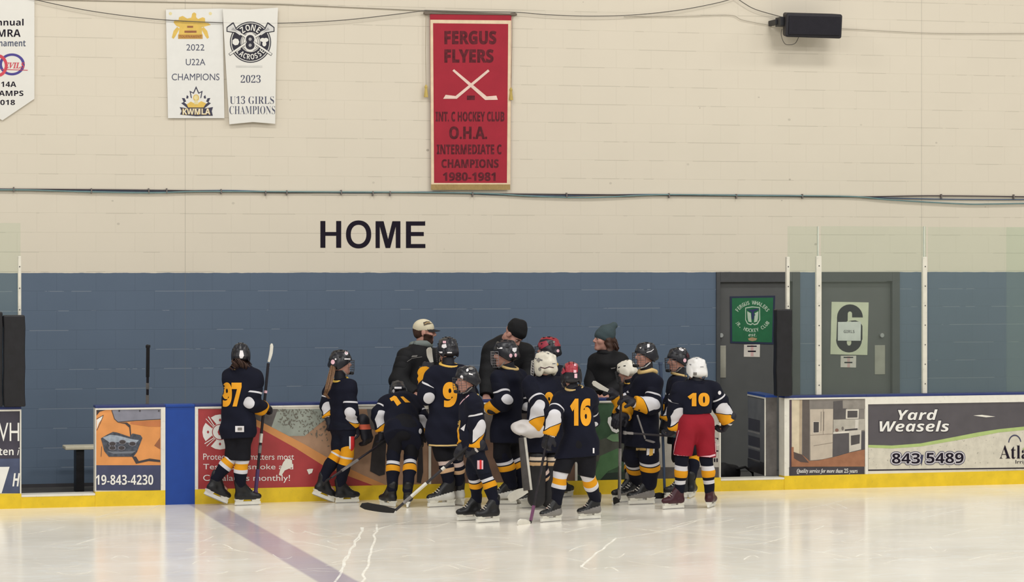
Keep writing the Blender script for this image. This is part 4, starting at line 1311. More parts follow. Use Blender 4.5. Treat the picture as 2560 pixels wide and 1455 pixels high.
def loc(c, F, s, p):
    """point p (right, forward, up; metres at adult size) in the frame F at c"""
    return V(c) + (F[0] * p[0] + F[1] * p[1] + F[2] * p[2]) * s


# ------------------------------------------------------------------ people
def head_field(fd, c, F, s):
    L = lambda *p: loc(c, F, s, p)
    fd.ell(L(0, -.012, .030), F, V([.076, .097, .086]) * s, .01)
    fd.ell(L(0, .030, -.050), F, V([.055, .062, .062]) * s, .03 * s)
    fd.cone(L(-.012, .070, -.098), L(.012, .070, -.098), .020 * s, .020 * s, .03 * s)
    for q in (-1, 1):
        fd.ell(L(q * .042, .055, -.022), F, V([.026, .032, .028]) * s, .02 * s)
        fd.cone(L(q * .016, .082, .026), L(q * .046, .066, .026), .012 * s, .010 * s, .015 * s)
        fd.ell(L(q * .031, .098, .004), F, V([.017, .018, .012]) * s, .012 * s, sub=True)
        fd.ell(L(q * .078, -.008, -.008), F, V([.010, .022, .034]) * s, .008 * s)
        fd.cone(L(q * .010, .096, -.030), L(q * .014, .092, -.032), .008 * s, .007 * s, .008 * s)
    fd.cone(L(0, .086, .014), L(0, .108, -.022), .009 * s, .013 * s, .012 * s)
    fd.cone(L(-.018, .080, -.058), L(.018, .080, -.058), .0085 * s, .0085 * s, .006 * s)
    fd.cone(L(-.016, .077, -.071), L(.016, .077, -.071), .0085 * s, .0085 * s, .006 * s)


def hand_field(fd, w, d, palm, s, grip=None, curl=.5):
    """palm, four unequal bent fingers and a thumb; grip = axis of the stick it closes on"""
    d = unit(d); palm = unit(palm - d * np.dot(palm, d)); side = np.cross(d, palm)
    k = .008
    kn = []
    for i, (o, ln) in enumerate(((.030, .070), (.010, .080), (-.010, .074), (-.029, .058))):
        b = w + d * .085 * s + side * o * s
        fd.cone(w + d * .02 * s + side * o * .7 * s, b, .016 * s, .012 * s, .02)
        p = b; dr = d
        for j, seg in enumerate((.45, .32, .25)):
            a = curl * (1.0 + .25 * j)
            dr = unit(dr * math.cos(a) + palm * math.sin(a))
            q = p + dr * ln * seg * s * 1.15
            fd.cone(p, q, (.0095 - .001 * j) * s, (.0085 - .001 * j) * s, .006)
            p = q
    p = w + d * .03 * s + side * .028 * s
    q = p + unit(side * .8 + d * .6 + palm * .5) * .040 * s
    r = q + unit(side * .15 + d * .7 + palm * .75) * .034 * s
    fd.cone(p, q, .014 * s, .011 * s, .012); fd.cone(q, r, .0105 * s, .009 * s, .006)


def glove_field(fd, w, d, palm, s, goalie=False):
    d = unit(d); palm = unit(palm - d * np.dot(palm, d)); side = np.cross(d, palm)
    fd.cone(w - d * .055 * s, w + d * .015 * s, .062 * s, .050 * s, .02, flat=(palm, 1.25))
    fd.cone(w + d * .02 * s + side * .02 * s, w + d * .085 * s + side * .02 * s, .036 * s, .036 * s, .02)
    fd.cone(w + d * .02 * s - side * .02 * s, w + d * .08 * s - side * .02 * s, .034 * s, .034 * s, .02)
    for o, ln in ((.040, .070), (.014, .082), (-.012, .078), (-.036, .062)):
        p = w + d * .095 * s + side * o * s - palm * .012 * s; dr = d
        for j, seg in enumerate((.42, .36, .28)):
            a = .75 + .25 * j
            dr = unit(dr * math.cos(a) + palm * math.sin(a)); q = p + dr * ln * seg * 1.2 * s
            fd.cone(p, q, .0165 * s, .0155 * s, .004); p = q
    p = w + d * .03 * s + side * .045 * s; q = p + unit(side * .5 + d * .7 + palm * .6) * .05 * s; r = q + unit(d * .5 + palm * .9) * .035 * s
    fd.cone(p, q, .021 * s, .018 * s, .012); fd.cone(q, r, .018 * s, .016 * s, .006)


def arm_uv(vs, a, b, c, out, side):
    la = np.linalg.norm(b - a); lb = np.linalg.norm(c - b)
    ta = np.clip(((vs - a) @ (b - a)) / la ** 2, 0, 1); tb = np.clip(((vs - b) @ (c - b)) / lb ** 2, 0, 1.2)
    pa = a + ta[:, None] * (b - a); pb = b + tb[:, None] * (c - b)
    da = np.linalg.norm(vs - pa, axis=1); db = np.linalg.norm(vs - pb, axis=1)
    fa = .5
    # one continuous coordinate along the bent arm
    wgt = np.clip((da - db) / .06 * .5 + .5, 0, 1)
    t = (ta * fa) * (1 - wgt) + (fa + tb * (1 - fa)) * wgt
    ax = unit(unit(b - a) + unit(c - b))
    rad = vs - (pa * (1 - wgt)[:, None] + pb * wgt[:, None])
    rad /= np.maximum(np.linalg.norm(rad, axis=1), 1e-6)[:, None]
    o = unit(out); sd = unit(np.cross(unit(c - b), o)) * side
    return np.stack([t, rad @ o, rad @ sd], 1)


def sleeve(a, b, c, ra, rb, rc, h, seed, amp=.0045):
    lo, hi = bounds([a, b, c], max(ra, rb, rc) + .05)
    fd = Field(lo, hi, h)
    fd.cone(a, b, ra, rb, .03); fd.cone(b, c, rb, rc, .04)
    fd.fold(amp, 34, seed, unit(c - a) * 1.5)
    fd.cut(c, c - b)
    return fd.mesh()


def tri_project(root_pts, faces, bvh, off, sub=.016):
    """drape flat letters or patches over a surface, seen from in front of it"""
    bm = bmesh.new()
    vv = [bm.verts.new(p) for p in root_pts]
    for f in faces:
        try: bm.faces.new([vv[i] for i in f])
        except ValueError: pass
    bmesh.ops.triangulate(bm, faces=bm.faces[:])
    for _ in range(5):
        ee = [e for e in bm.edges if e.calc_length() > sub]
        if not ee: break
        bmesh.ops.subdivide_edges(bm, edges=ee, cuts=1)
        bmesh.ops.triangulate(bm, faces=[f for f in bm.faces if len(f.verts) > 3])
    eye = Vector(CAM)
    dead = []
    for v in bm.verts:
        d = (v.co - eye).normalized()
        hit = bvh.ray_cast(eye, d)
        if hit[0] is None: dead.append(v)
        else: v.co = hit[0] - d * off
    bmesh.ops.delete(bm, geom=dead, context='VERTS')
    bm.verts.ensure_lookup_table(); bm.verts.index_update()
    vs = [tuple(v.co) for v in bm.verts]; fs = [[v.index for v in f.verts] for f in bm.faces]
    bm.free()
    return vs, fs


def drape(name, parent, bvh, shapes, off=.004):
    """shapes: list of (kind, box or points, material)"""
    g = Geo()
    for kind, arg, m in shapes:
        f = Flat(-6.0)
        if kind == 'text': f.text(arg[0], arg[1], m, 0, 'bold', offset=.045)
        elif kind == 'rect': f.rect(*arg, m, 0)
        elif kind == 'ell': f.ell(*arg, m, 0, 16)
        elif kind == 'poly': f.poly(arg, m, 0)
        elif kind == 'stroke': f.stroke(arg[0], arg[1], m, 0)
        vs, fs = tri_project(f.v, f.f, bvh, off)
        g.add(vs, fs, m); off += .003
    if g.v:
        return g.build(name, parent)


def make_skate(root, c, yaw, pitch, s, boot, tongue=None, roll=0, boot2=None, name='skate'):
    F = frame_of(yaw, -pitch, roll)
    L = lambda *p: loc(c, F, s, p)
    fl = (F[0], 1.0)
    lo, hi = bounds([L(-.16, -.16, 0), L(.16, .20, .30), L(0, -.2, .3), L(.1, .2, -.05)], .05)
    fd = Field(lo, hi, .0065)
    fd.cone(L(0, -.095, .095), L(0, .06, .088), .040 * s, .040 * s, .02)
    fd.ell(L(0, .100, .092), F, V([.042, .056, .036]) * s, .02)
    fd.cone(L(0, -.075, .11), L(0, -.085, .235), .046 * s, .052 * s, .03)
    fd.cone(L(0, .05, .10), L(0, -.045, .20), .038 * s, .042 * s, .03)
    fd.cone(L(0, -.100, .225), L(0, -.118, .262), .030 * s, .022 * s, .02)
    fd.cut(L(0, 0, .060), -F[2])
    v, f = fd.mesh()
    if boot2 is None:
        sk = mesh(name, v, f, boot, root, smooth=True)
    else:
        q = (v[f].mean(1) - V(c)) @ F.T / s
        sk = mesh(name, v, f, [boot, boot2], root, (q[:, 2] < .120 - .22 * q[:, 1]).astype(int), smooth=True)
    fd = Field(lo, hi, .006)
    fd.cone(L(0, -.040, .205), L(0, -.045, .285), .034 * s, .036 * s, .01, flat=(F[1], 1.7))
    v, f = fd.mesh(); mesh('tongue', v, f, tongue or trim_m, sk, smooth=True)
    g = Geo(); B = lambda x0, x1, y0, y1, z0, z1, w0, w1: g.hexa([L(-w0, y0, z0), L(w0, y0, z0), L(w0, y1, z0), L(-w0, y1, z0), L(-w1, x0, z1), L(w1, x0, z1), L(w1, x1, z1), L(-w1, x1, z1)], holder_m)
    B(-.135, -.045, -.122, -.050, .030, .068, .010, .034); B(.040, .135, .055, .128, .030, .068, .010, .034)
    g.hexa([L(-.009, -.138, .008), L(.009, -.138, .008), L(.009, .146, .008), L(-.009, .146, .008), L(-.013, -.130, .042), L(.013, -.130, .042), L(.013, .142, .042), L(-.013, .142, .042)], holder_m)
    g.build('blade_holder', sk)
    g = Geo(); g.hexa([L(-.002, -.118, 0), L(.002, -.118, 0), L(.002, .122, 0), L(-.002, .122, 0), L(-.002, -.138, .016), L(.002, -.138, .016), L(.002, .145, .018), L(-.002, .145, .018)], blade_m)
    g.build('blade', sk)
    g = Geo()
    for k in range(6):
        u = k / 5; p = [(.042 - .006 * u) * q for q in (-1, 1)]
        y, z = .078 - .105 * u, .118 + .085 * u
        g.tube([L(p[0] * .75, y, z), L(0, y + .012, z + .016), L(p[1] * .75, y - .012, z + .004)], .0035 * s, lace_m, 5)
    g.build('laces', sk)
    return sk, L(0, -.078, .20), F


def make_helmet(root, c, F, s, shell, cage=True, name='helmet', cagem=None, second=None, goalie=False, vents=vent_m, strap=None):
    L = lambda *p: loc(c, F, s, p)
    lo, hi = bounds([L(x, y, z) for x in (-.13, .13) for y in (-.15, .15) for z in (-.13, .16)], .02)
    fd = Field(lo, hi, .0062)
    fd.ell(L(0, -.010, .028), F, V([.101, .126, .112]) * s, .01)
    for q in (-1, 1):
        fd.cone(L(q * .048, .060, .098), L(q * .048, -.075, .102), .016 * s, .018 * s, .02)
        fd.ell(L(q * .086, -.025, -.030), F, V([.020, .062, .066]) * s, .02)
    fd.cone(L(-.040, -.108, -.020), L(.040, -.108, -.020), .030 * s, .030 * s, .03)
    fd.cone(L(0, .07, .112), L(0, -.08, .116), .014 * s, .014 * s, .03)
    n = unit(F[1] * .50 - F[2] * .86)
    fd.cut(L(0, .10, .030), n) if not goalie else fd.cut(L(0, .0, -.115), -F[2])
    fd.cut(L(0, 0, -.098), -F[2])
    if not goalie:
        fd.ell(L(0, .004, .012), F, V([.083, .104, .098]) * s, .004, sub=True)
    v, f = fd.mesh()
    q = (v - V(c)) @ F.T / s
    if second is not None:
        cen = v[f].mean(1); qc = (cen - V(c)) @ F.T / s
        idx = ((np.abs(qc[:, 0]) < .062) & (qc[:, 2] > .055)).astype(int)
        h = mesh(name, v, f, [shell, second], root, idx, smooth=True)
    else:
        h = mesh(name, v, f, shell, root, smooth=True)
    g = Geo()
    top = lambda x, y: .028 + .112 * math.sqrt(max(0, 1 - (x / .101) ** 2 - ((y + .01) / .126) ** 2)) + .0015
    for qq in (-1, 1):
        for y in (.040, -.010, -.058):
            g.obox(L(qq * .023, y, top(.023, y) + .002), F[1], F[0], F[2], .015 * s, .0045 * s, .004 * s, vents)
        for y, z in ((.03, .068), (-.045, .068)):
            x = .101 * math.sqrt(max(0, 1 - ((y + .01) / .126) ** 2 - ((z - .028) / .112) ** 2))
            g.obox(L(qq * (x - .001), y, z), F[1], F[0], F[2], .016 * s, .004 * s, .006 * s, vents)
    g.obox(L(0, -.130, .045), F[0], F[1], F[2], .018 * s, .005 * s, .005 * s, vents)
    g.build('vents', h)
    if cage:
        g = Geo(); m = cagem or cage_m
        C = lambda th, z: L(.098 * math.sin(th) * (1 - 1.4 * max(0, -z - .06)), .038 + .105 * math.cos(th) * (1 - 2.0 * max(0, -z - .07)), z)
        rows = [.03, .005, -.02, -.045, -.07, -.095, -.118]
        for z in rows:
            g.tube([C(math.radians(a), z) for a in range(-88, 89, 16)], (.0030 if z in (.03, -.118) else .0019) * s, m, 5)
        for a in (-88, -60, -40, -20, 0, 20, 40, 60, 88):
            g.tube([C(math.radians(a), z) for z in (.03, -.02, -.07, -.118)], .0020 * s, m, 5)
        g.build('cage', h)
        g = Geo(); g.tube([C(math.radians(a), -.108) * .9 + L(0, .02, -.10) * .1 for a in range(-40, 41, 10)], .017 * s, vent_m, 8)
        g.build('chin_cup', h, smooth=True)
        g = Geo()
        for qq in (-1, 1):
            g.tube([L(qq * .094, -.02, -.07), L(qq * .075, .03, -.115), L(qq * .03, .06, -.13)], .006 * s, strap or trim_m, 6)
        g.build('chin_strap', h)
    return h


def chain(a, b, c, m):
    return [a, b, c]


def person(sp):
    """builds one figure from joints measured in the photograph; each joint has its own distance from the rink side"""
    Y0 = sp['Y']; J = {}
    for k, p in sp['j'].items():
        J[k] = W(p[0], p[1], Y0 + (p[2] if len(p) > 2 else 0.0))
    hs = sp.get('hs', .92); adult = sp.get('adult', False); S = sp.get('s', .9)
    Fh = frame_of(*sp['head'])
    base = V([J['pel'][0], J['pel'][1], 0.0])
    root = empty('person', base, sp['label'], 'person', sp.get('group'))
    body_h = .0068 if adult or sp.get('face') else .0085
    nk, pel = J['nk'], J['pel']
    up = unit(nk - pel); rt = unit(J['shr'] - J['shl']); rt = unit(rt - up * np.dot(rt, up)); fw = np.cross(up, rt)
    chest = nk - up * .13 * S
    w1 = sp.get('w1', .17); w2 = sp.get('w2', .17)
    # skates first: they give the ankles
    ank = {}
    if 'skates' in sp:
        for k, (px, py, yaw, pit, *rest) in sp['skates'].items():
            c = G(px, py, 0.0) if not rest else W(px, py, Y0 + rest[0])
            boot = sp.get('boot', boot_k)
            sk, a, F = make_skate(root, c, yaw, pit, sp.get('ss', .92), boot, sp.get('tongue'), 0, sp.get('boot2'))
            ank[k] = a
    else:
        for k, q in (('l', -1), ('r', 1)):
            ank[k] = V([J['kn' + k][0], J['kn' + k][1], .09]) - 0.0
            g = Field(*bounds([ank[k]], .25), .009)
            d = V([*unit(fw[:2]), 0.0])
            g.cone(ank[k] - V([0, 0, .045]) - d * .03, ank[k] - V([0, 0, .05]) + d * .15, .042, .036, .02); g.cone(ank[k], ank[k] - V([0, 0, .05]), .045, .045, .02); g.cut(V([0, 0, .004]), V([0, 0, -1.0]))
            v, f = g.mesh(); mesh('shoe', v, f, boot_k, root, smooth=True)
    # ---- body
    hd = J['hd']
    pts = [hd, nk, pel] + [J[k] for k in ('shl', 'shr', 'ell', 'elr', 'wrl', 'wrr', 'knl', 'knr')] + list(ank.values())
    lo, hi = bounds(pts, .17); fd = Field(lo, hi, body_h)
    fd.cone(chest, pel + up * .08, w1 * .62, w1 * .56, .05, flat=(fw, 1.35))
    fd.cone(J['shl'] * .8 + J['shr'] * .2, J['shr'] * .8 + J['shl'] * .2, .050 * S, .050 * S, .05)
    neckb = nk - up * .03 * S
    fd.cone(neckb, loc(hd, Fh, hs, (0, -.02, -.06)), .056 * S, .050 * hs, .04)
    hip = {'l': pel - rt * .085 * S, 'r': pel + rt * .085 * S}
    fd.cone(hip['l'], hip['r'], .085 * S, .085 * S, .05)
    wd = {}
    for k in 'lr':
        a, b, c = J['sh' + k], J['el' + k], J['wr' + k]
        fd.cone(a, b, .046 * S, .038 * S, .03); fd.cone(b, c, .038 * S, .026 * S, .02)
        d = unit(c - b); palm = sp.get('palm' + k, unit(V([0, 0.3, -1.0]) - d * np.dot(V([0, .3, -1.0]), d) + 1e-3))
        if 'hand' + k in sp: d = unit(W(*sp['hand' + k][:2], Y0 + sp['hand' + k][2]) - c)
        wd[k] = (c, d, V(palm))
        hand_field(fd, c, d, V(palm), S * .95, curl=sp.get('curl', .55))
        kn = J['kn' + k]; an = ank[k]
        fd.cone(hip[k], kn, .075 * S, .052 * S, .04); fd.cone(kn, an, .050 * S, .034 * S, .03)
        ft = unit(V([*(fw[:2]), 0.0])) if 'skates' not in sp else frame_of(sp['skates'][k][2], -sp['skates'][k][3])[1]
        fd.cone(an - V([0, 0, .03]), an - V([0, 0, .06]) + ft * .11, .032 * S, .024 * S, .03)
    head_field(fd, hd, Fh, hs)
    v, f = fd.mesh()
    q = (v - hd) @ Fh.T / hs
    lip = ((np.abs(q[:, 0]) < .024) & (np.abs(q[:, 2] + .064) < .013) & (q[:, 1] > .07)).astype(float)
    bd = np.zeros(len(v))
    if sp.get('beard'):
        bd = ((q[:, 2] < -.018 - .3 * np.maximum(0, q[:, 1] - .05)) & (q[:, 2] > -.14) & (q[:, 1] > -.005) & (lip < .5) & ~((q[:, 1] > .085) & (q[:, 2] > -.045))).astype(float)
        bd *= (np.abs(q).max(1) < .2)
    mesh('body', v, f, M_skin, root, smooth=True, attr=np.stack([lip, lip * 0, bd], 1))
    if sp.get('face', True):
        for qq in (-1, 1):
            g = Geo(); c = loc(hd, Fh, hs, (qq * .031, .077, .004))
            bm = bmesh.new(); bmesh.ops.create_uvsphere(bm, u_segments=12, v_segments=8, radius=.0115 * hs)
            vv = [V(x.co) + c for x in bm.verts]; ff = [[x.index for x in p.verts] for p in bm.faces]; bm.free()
            ix = [int(np.dot(np.mean([vv[i] for i in p], 0) - c, Fh[1]) > .0075 * hs) for p in ff]
            mesh('eye', vv, ff, [eye_w, eye_k], root, ix, smooth=True)
            g.tube([loc(hd, Fh, hs, (qq * .014, .094, .026)), loc(hd, Fh, hs, (qq * .030, .091, .031)), loc(hd, Fh, hs, (qq * .048, .076, .025))], [.003, .0045, .003], sp.get('hair', hair_b), 5)
            g.build('eyebrow', root)
    # ---- trousers
    pm = sp.get('pants', pant_k)
    pr = sp.get('pr', 1.0)
    lo, hi = bounds([pel, J['knl'], J['knr'], hip['l'], hip['r']] + ([] if 'skates' in sp else list(ank.values())), .2); fd = Field(lo, hi, .009)
    ws = sp.get('waist', .16)
    fd.cone(pel + up * .06, pel, ws * .8, ws * .85, .05, flat=(fw, 1.25))
    for k in 'lr':
        kn = J['kn' + k]
        if 'skates' in sp:
            e = kn + (kn - hip[k]) * .04
            fd.cone(hip[k], e, .092 * S * pr, .088 * S * pr, .04)
        else:
            fd.cone(hip[k], kn, .09 * S, .07 * S, .04); fd.cone(kn, ank[k], .068 * S, .058 * S, .03)
    fd.fold(.0045, 22, sp['seed'])
    if 'skates' in sp:
        kz = min(J['knl'][2], J['knr'][2])
        if sp.get('pcut', True):
            kk = .5 * (J['knl'] + J['knr']); n = unit(kk - pel); fd.cut(kk + n * sp.get('pext', .02), n)
    v, f = fd.mesh(); pants = mesh('hockey_pants' if 'skates' in sp else 'trousers', v, f, pm, root, smooth=True)
    bvp = BVHTree.FromPolygons([tuple(p) for p in v], f.tolist())
    if 'patch' in sp:
        drape('side_patch', pants, bvp, sp['patch'])
    # ---- socks
    if 'skates' in sp:
        for k in 'lr':
            kn, an = J['kn' + k], ank[k]
            r0 = sp.get('sock_r', .060)
            lo, hi = bounds([kn, an, kn + unit(hip[k] - kn) * .10], .1); fd = Field(lo, hi, .0075)
            mid = kn * .55 + an * .45 - fw * .012
            fd.cone(kn + unit(hip[k] - kn) * .10, kn, r0 * 1.04, r0 * 1.04, .02); fd.cone(kn, mid, r0 * 1.04, r0, .02); fd.cone(mid, an + (an - mid) * .02, r0, r0 * .80, .03)
            fd.fold(.002, 30, sp['seed'] + 3)
            v, f = fd.mesh()
            d = an - kn; t = np.clip(((v - kn) @ d) / (d @ d), 0, 1)
            a = np.zeros((len(v), 3)); a[:, 0] = t + .012 * np.sin(v[:, 0] * 25 + v[:, 2] * 13)
            mesh('sock', v, f, M_sock[sp.get('sock', 'B')], root, smooth=True, attr=a)
    # ---- jersey or jacket
    hem = W(*sp['hem'][:2], Y0 + (sp['hem'][2] if len(sp['hem']) > 2 else 0)) if 'hem' in sp else pel - up * .1
    hd_dir = unit(hem - chest)
    ra, rb, rc = sp.get('sl', (.074, .072, .070))
    lo, hi = bounds([J['shl'], J['shr'], nk, hem, pel, hip['l'], hip['r']], .24); fd = Field(lo, hi, .0085)
    ff_ = sp.get('flat', 1.45)
    fd.cone(chest, hem + hd_dir * .1, w1 * .98, w2, .05, flat=(fw, ff_))
    a_, b_ = J['shl'], J['shr']
    dn = up * ra * .22
    fd.cone(a_ * .90 + b_ * .10 - dn, b_ * .90 + a_ * .10 - dn, ra * .80, ra * .80, .07)
    fd.cone(nk - up * .085 * S, nk - up * .055 * S, .090 * S, .062 * S, .06)
    for k in 'lr':
        sh, el = J['sh' + k], J['el' + k]
        fd.cone(sh, sh + (el - sh) * .42, ra * 1.0, ra * .55 + rb * .42, .05)
    if not sp.get('tuck'):
        fd.cone(hip['l'], hip['r'], .102 * S * pr, .102 * S * pr, .05)
        for k in 'lr':
            kn = J['kn' + k]; fd.cone(hip[k], hip[k] + (kn - hip[k]) * .5, .103 * S * pr, .106 * S * pr, .04)
    fd.fold(sp.get('fold', .0035 if adult else .0065), 24, sp['seed'])
    tilt = sp.get('hemtilt', 0.0)
    fd.cut(hem, hd_dir + rt * tilt)
    v, f = fd.mesh()
    bvt = BVHTree.FromPolygons([tuple(p) for p in v], f.tolist())
    # sleeves
    n0 = len(v); vs = [v]; fs = [f]; at = [np.zeros((n0, 3))]; ix = [np.zeros(len(f), int)]
    for k in 'lr':
        a, b, c = J['sh' + k], J['el' + k], J['wr' + k]
        sv, sf = sleeve(a + (b - a) * .18, b, c, ra * .99, rb, rc, .0078, sp['seed'] + ord(k), .0018 if adult else .0045)
        out = sp.get('out' + k, (0, -1, 0))
        at.append(arm_uv(sv, a, b, c, V(out, dtype=float), -1 if k == 'l' else 1)); fs.append(sf + sum(len(x) for x in vs)); vs.append(sv); ix.append(np.ones(len(sf), int))
    v = np.concatenate(vs); f = np.concatenate(fs)
    top = sp.get('top')
    jm = [M_torso, M_sleeve] if top is None else [top, top]
    jer = mesh('jersey' if top is None else 'jacket', v, f, jm, root, np.concatenate(ix), smooth=True, attr=np.concatenate(at))
    bvj = BVHTree.FromPolygons([tuple(p) for p in v], f.tolist())
    if top is None or 'collar' in sp:
        g = Geo(); cm = sp.get('collar', collar_g)
        cu = unit(up + fw * .25 * (-1 if sp.get('vneck') is None else -1)); n_ = 20; c0 = nk + up * sp.get('co', .014) * S; rr_ = sp.get('cr', .084) * S
        ax_ = rt; ay_ = np.cross(cu, ax_)
        g.tube([c0 + ax_ * rr_ * math.cos(2 * math.pi * k / n_) - ay_ * rr_ * .9 * math.sin(2 * math.pi * k / n_) + (-up * .05 * max(0, math.sin(-2 * math.pi * k / n_)) if sp.get('vneck') else 0) for k in range(n_ + 1)], sp.get('ct', .015) * S, cm, 8)
        g.build('collar', jer, smooth=True)
    for nm, shapes in sp.get('decals', {}).items():
        drape(nm, jer, bvj, shapes)
    if 'number' in sp:
        drape('jersey_number', jer, bvt, [('text', (sp['number'][0], sp['number'][1]), gold_m)], .007)
    if 'helmet' in sp:
        e = loc(hd, Fh, hs, (0, -.020, -.085)); fd = Field(*bounds([nk, e], .12), .0075)
        fd.cone(nk - up * .03, e, .063 * S, .061 * hs, .02); fd.cut(e + unit(e - nk) * .012, e - nk)
        v, f = fd.mesh(); mesh('neck_guard', v, f, glove_k, root, smooth=True)
    # ---- gloves
    if sp.get('gloves', 'skates' in sp):
        for k in 'lr':
            c, d, palm = wd[k]
            fd = Field(*bounds([c, c + d * .14], .19), .0068)
            if sp.get('mitt') == k:
                e = c + d * .085; M3 = V([np.cross(d, unit(palm)), d, unit(palm)])
                fd.ell(e, M3, V([.098, .128, .070]), .02)
                fd.cone(c - d * .05, c + d * .02, .062, .078, .03)
                fd.ell(e + d * .06 + V([0, -.085, .01]), M3, V([.05, .06, .045]), .02, sub=True)
                fd.fold(.005, 30, 9)
            else:
                glove_field(fd, c, d, palm, S * sp.get("gs" + k, 1.0))
            v, f = fd.mesh()
            gm = sp.get('glove' + k, glove_k)
            t = ((v[f].mean(1) - c) @ d)
            gl = mesh('glove', v, f, [gm, sp.get('cuff' + k, glove_w)], root, ((t > -.012) & (t < .006)).astype(int), smooth=True)
    # ---- helmet
    if 'helmet' in sp:
        hm = make_helmet(root, hd, Fh, hs, **sp['helmet'])
        bvh = BVHTree.FromPolygons([tuple(V(x.co) + V(root.location)) for x in hm.data.vertices], [list(p.vertices) for p in hm.data.polygons])
        if 'stickers' in sp: drape('stickers', hm, bvh, sp['stickers'], .003)
    return root, J, Fh, jer, wd


# ------------------------------------------------------------------ sticks
def stick(label, top, heel, tip, shaft=shaft_k, blade=tape_k, bh=.062, r=(.012, .009), tape=.18, hi=None, goalie=False, grip=tape_w, curve=.012, blade_label=None):
    """top, heel, tip: (px, py, Y) of the knob, the bend and the toe of the blade"""
    P = [W(*q) for q in (top, heel, tip)]
    sh = unit(P[0] - P[1]); bl = unit(P[2] - P[1])
    hgt = unit(sh - bl * np.dot(sh, bl)); nrm = np.cross(bl, hgt)
    root = empty('hockey_stick', P[1], label, 'hockey stick', 'hockey sticks')
    L = np.linalg.norm(P[0] - P[1])
    if not goalie:
        g = Geo(); c = (P[0] + P[1]) / 2 + sh * .01
        g.obox(c, sh, nrm, np.cross(sh, nrm), L / 2, r[1], r[0], shaft); g.build('shaft', root, bevel=.004)
    else:
        g = Geo(); wd_ = np.cross(sh, nrm); m = P[1] + sh * L * .93
        g.obox((P[0] + m) / 2, sh, nrm, wd_, np.linalg.norm(P[0] - m) / 2, .011, .015, shaft)
        g.build('shaft', root, bevel=.004)
        g = Geo()
        g.hexa([P[1] - wd_ * .048 - nrm * .011, P[1] + wd_ * .048 - nrm * .011, P[1] + wd_ * .048 + nrm * .011, P[1] - wd_ * .048 + nrm * .011,
                m - wd_ * .036 - nrm * .011, m + wd_ * .036 - nrm * .011, m + wd_ * .036 + nrm * .011, m - wd_ * .036 + nrm * .011], mat('paddle_grey', (74, 70, 68), .4, var=.2))
        pd = g.build('paddle', root, bevel=.006)
        g = Geo(); e = -1 if goalie == 'l' else 1
        g.hexa([P[1] + wd_ * (.026 * e) - nrm * .014, P[1] + wd_ * (.052 * e) - nrm * .014, P[1] + wd_ * (.052 * e) + nrm * .014, P[1] + wd_ * (.026 * e) + nrm * .014,
                m + wd_ * (.012 * e) - nrm * .014, m + wd_ * (.040 * e) - nrm * .014, m + wd_ * (.040 * e) + nrm * .014, m + wd_ * (.012 * e) + nrm * .014], shaft_w)
        g.build('edge_stripe', pd)
    g = Geo(); n = 9; LB = np.linalg.norm(P[2] - P[1]); vs = []; fs = []
    for i in range(n):
        u = i / (n - 1); c = P[1] + bl * LB * u + nrm * curve * (u * u) * 3
        h0 = bh * (.62 + .38 * min(1, u * 2.2)) * (1 if u < .9 else .72); lo_ = 0 if u < .95 else .012
        for a, b in ((lo_, -1), (lo_, 1), (h0, 1), (h0, -1)):
            vs.append(c + hgt * (a - bh * .25) + nrm * .006 * b)
    for i in range(n - 1):
        for k in range(4): fs.append((4 * i + k, 4 * i + (k + 1) % 4, 4 * i + 4 + (k + 1) % 4, 4 * i + 4 + k))
    fs += [(3, 2, 1, 0), (4 * n - 4, 4 * n - 3, 4 * n - 2, 4 * n - 1)]
    g.add(vs, fs, blade); g.build('blade', root, bevel=.002)
    if tape:
        g = Geo(); c = P[0] - sh * tape / 2
        g.obox(c, sh, nrm, np.cross(sh, nrm), tape / 2, r[1] + .002, r[0] + .002, grip); g.obox(P[0], sh, nrm, np.cross(sh, nrm), .012, r[1] + .006, r[0] + .006, grip); g.build('grip_tape', root)
    for (u0, u1, m) in (hi or ()):
        g = Geo(); a, b = P[1] + sh * L * u0, P[1] + sh * L * u1
        g.obox((a + b) / 2, sh, nrm, np.cross(sh, nrm), np.linalg.norm(b - a) / 2, r[1] + .0012, r[0] + .0012, m); g.build('shaft_graphic', root)
    return root


def strands(name, parent, pts, r0, r1, m, n=26, seed=1, spread=1.0):
    n = int(n * 2.6)
    """hair: many thin locks following one path"""
    rr_ = random.Random(seed); g = Geo()
    for k in range(n):
        a = rr_.uniform(0, 6.28); q = rr_.random() ** .5
        pp = []
        for i, p in enumerate(pts):
            u = i / (len(pts) - 1); R = (r0 + (r1 - r0) * u) * q * (1 + .5 * math.sin(3.1 * u)) * spread
            pp.append(V(p) + V([math.cos(a + u), .8 * math.sin(a + u), .4 * math.sin(a * 2 + u)]) * R)
        g.tube(pp, [.0036] * (len(pp) - 1) + [.0012], m, 4)
    return g.build(name, parent, smooth=True)

# ================================================================== the team
TEAM = 'young hockey players in navy and gold jerseys'
STAFF = 'coaches in black jackets behind the boards'


def YF(px, py): return float(G(px, py)[1])


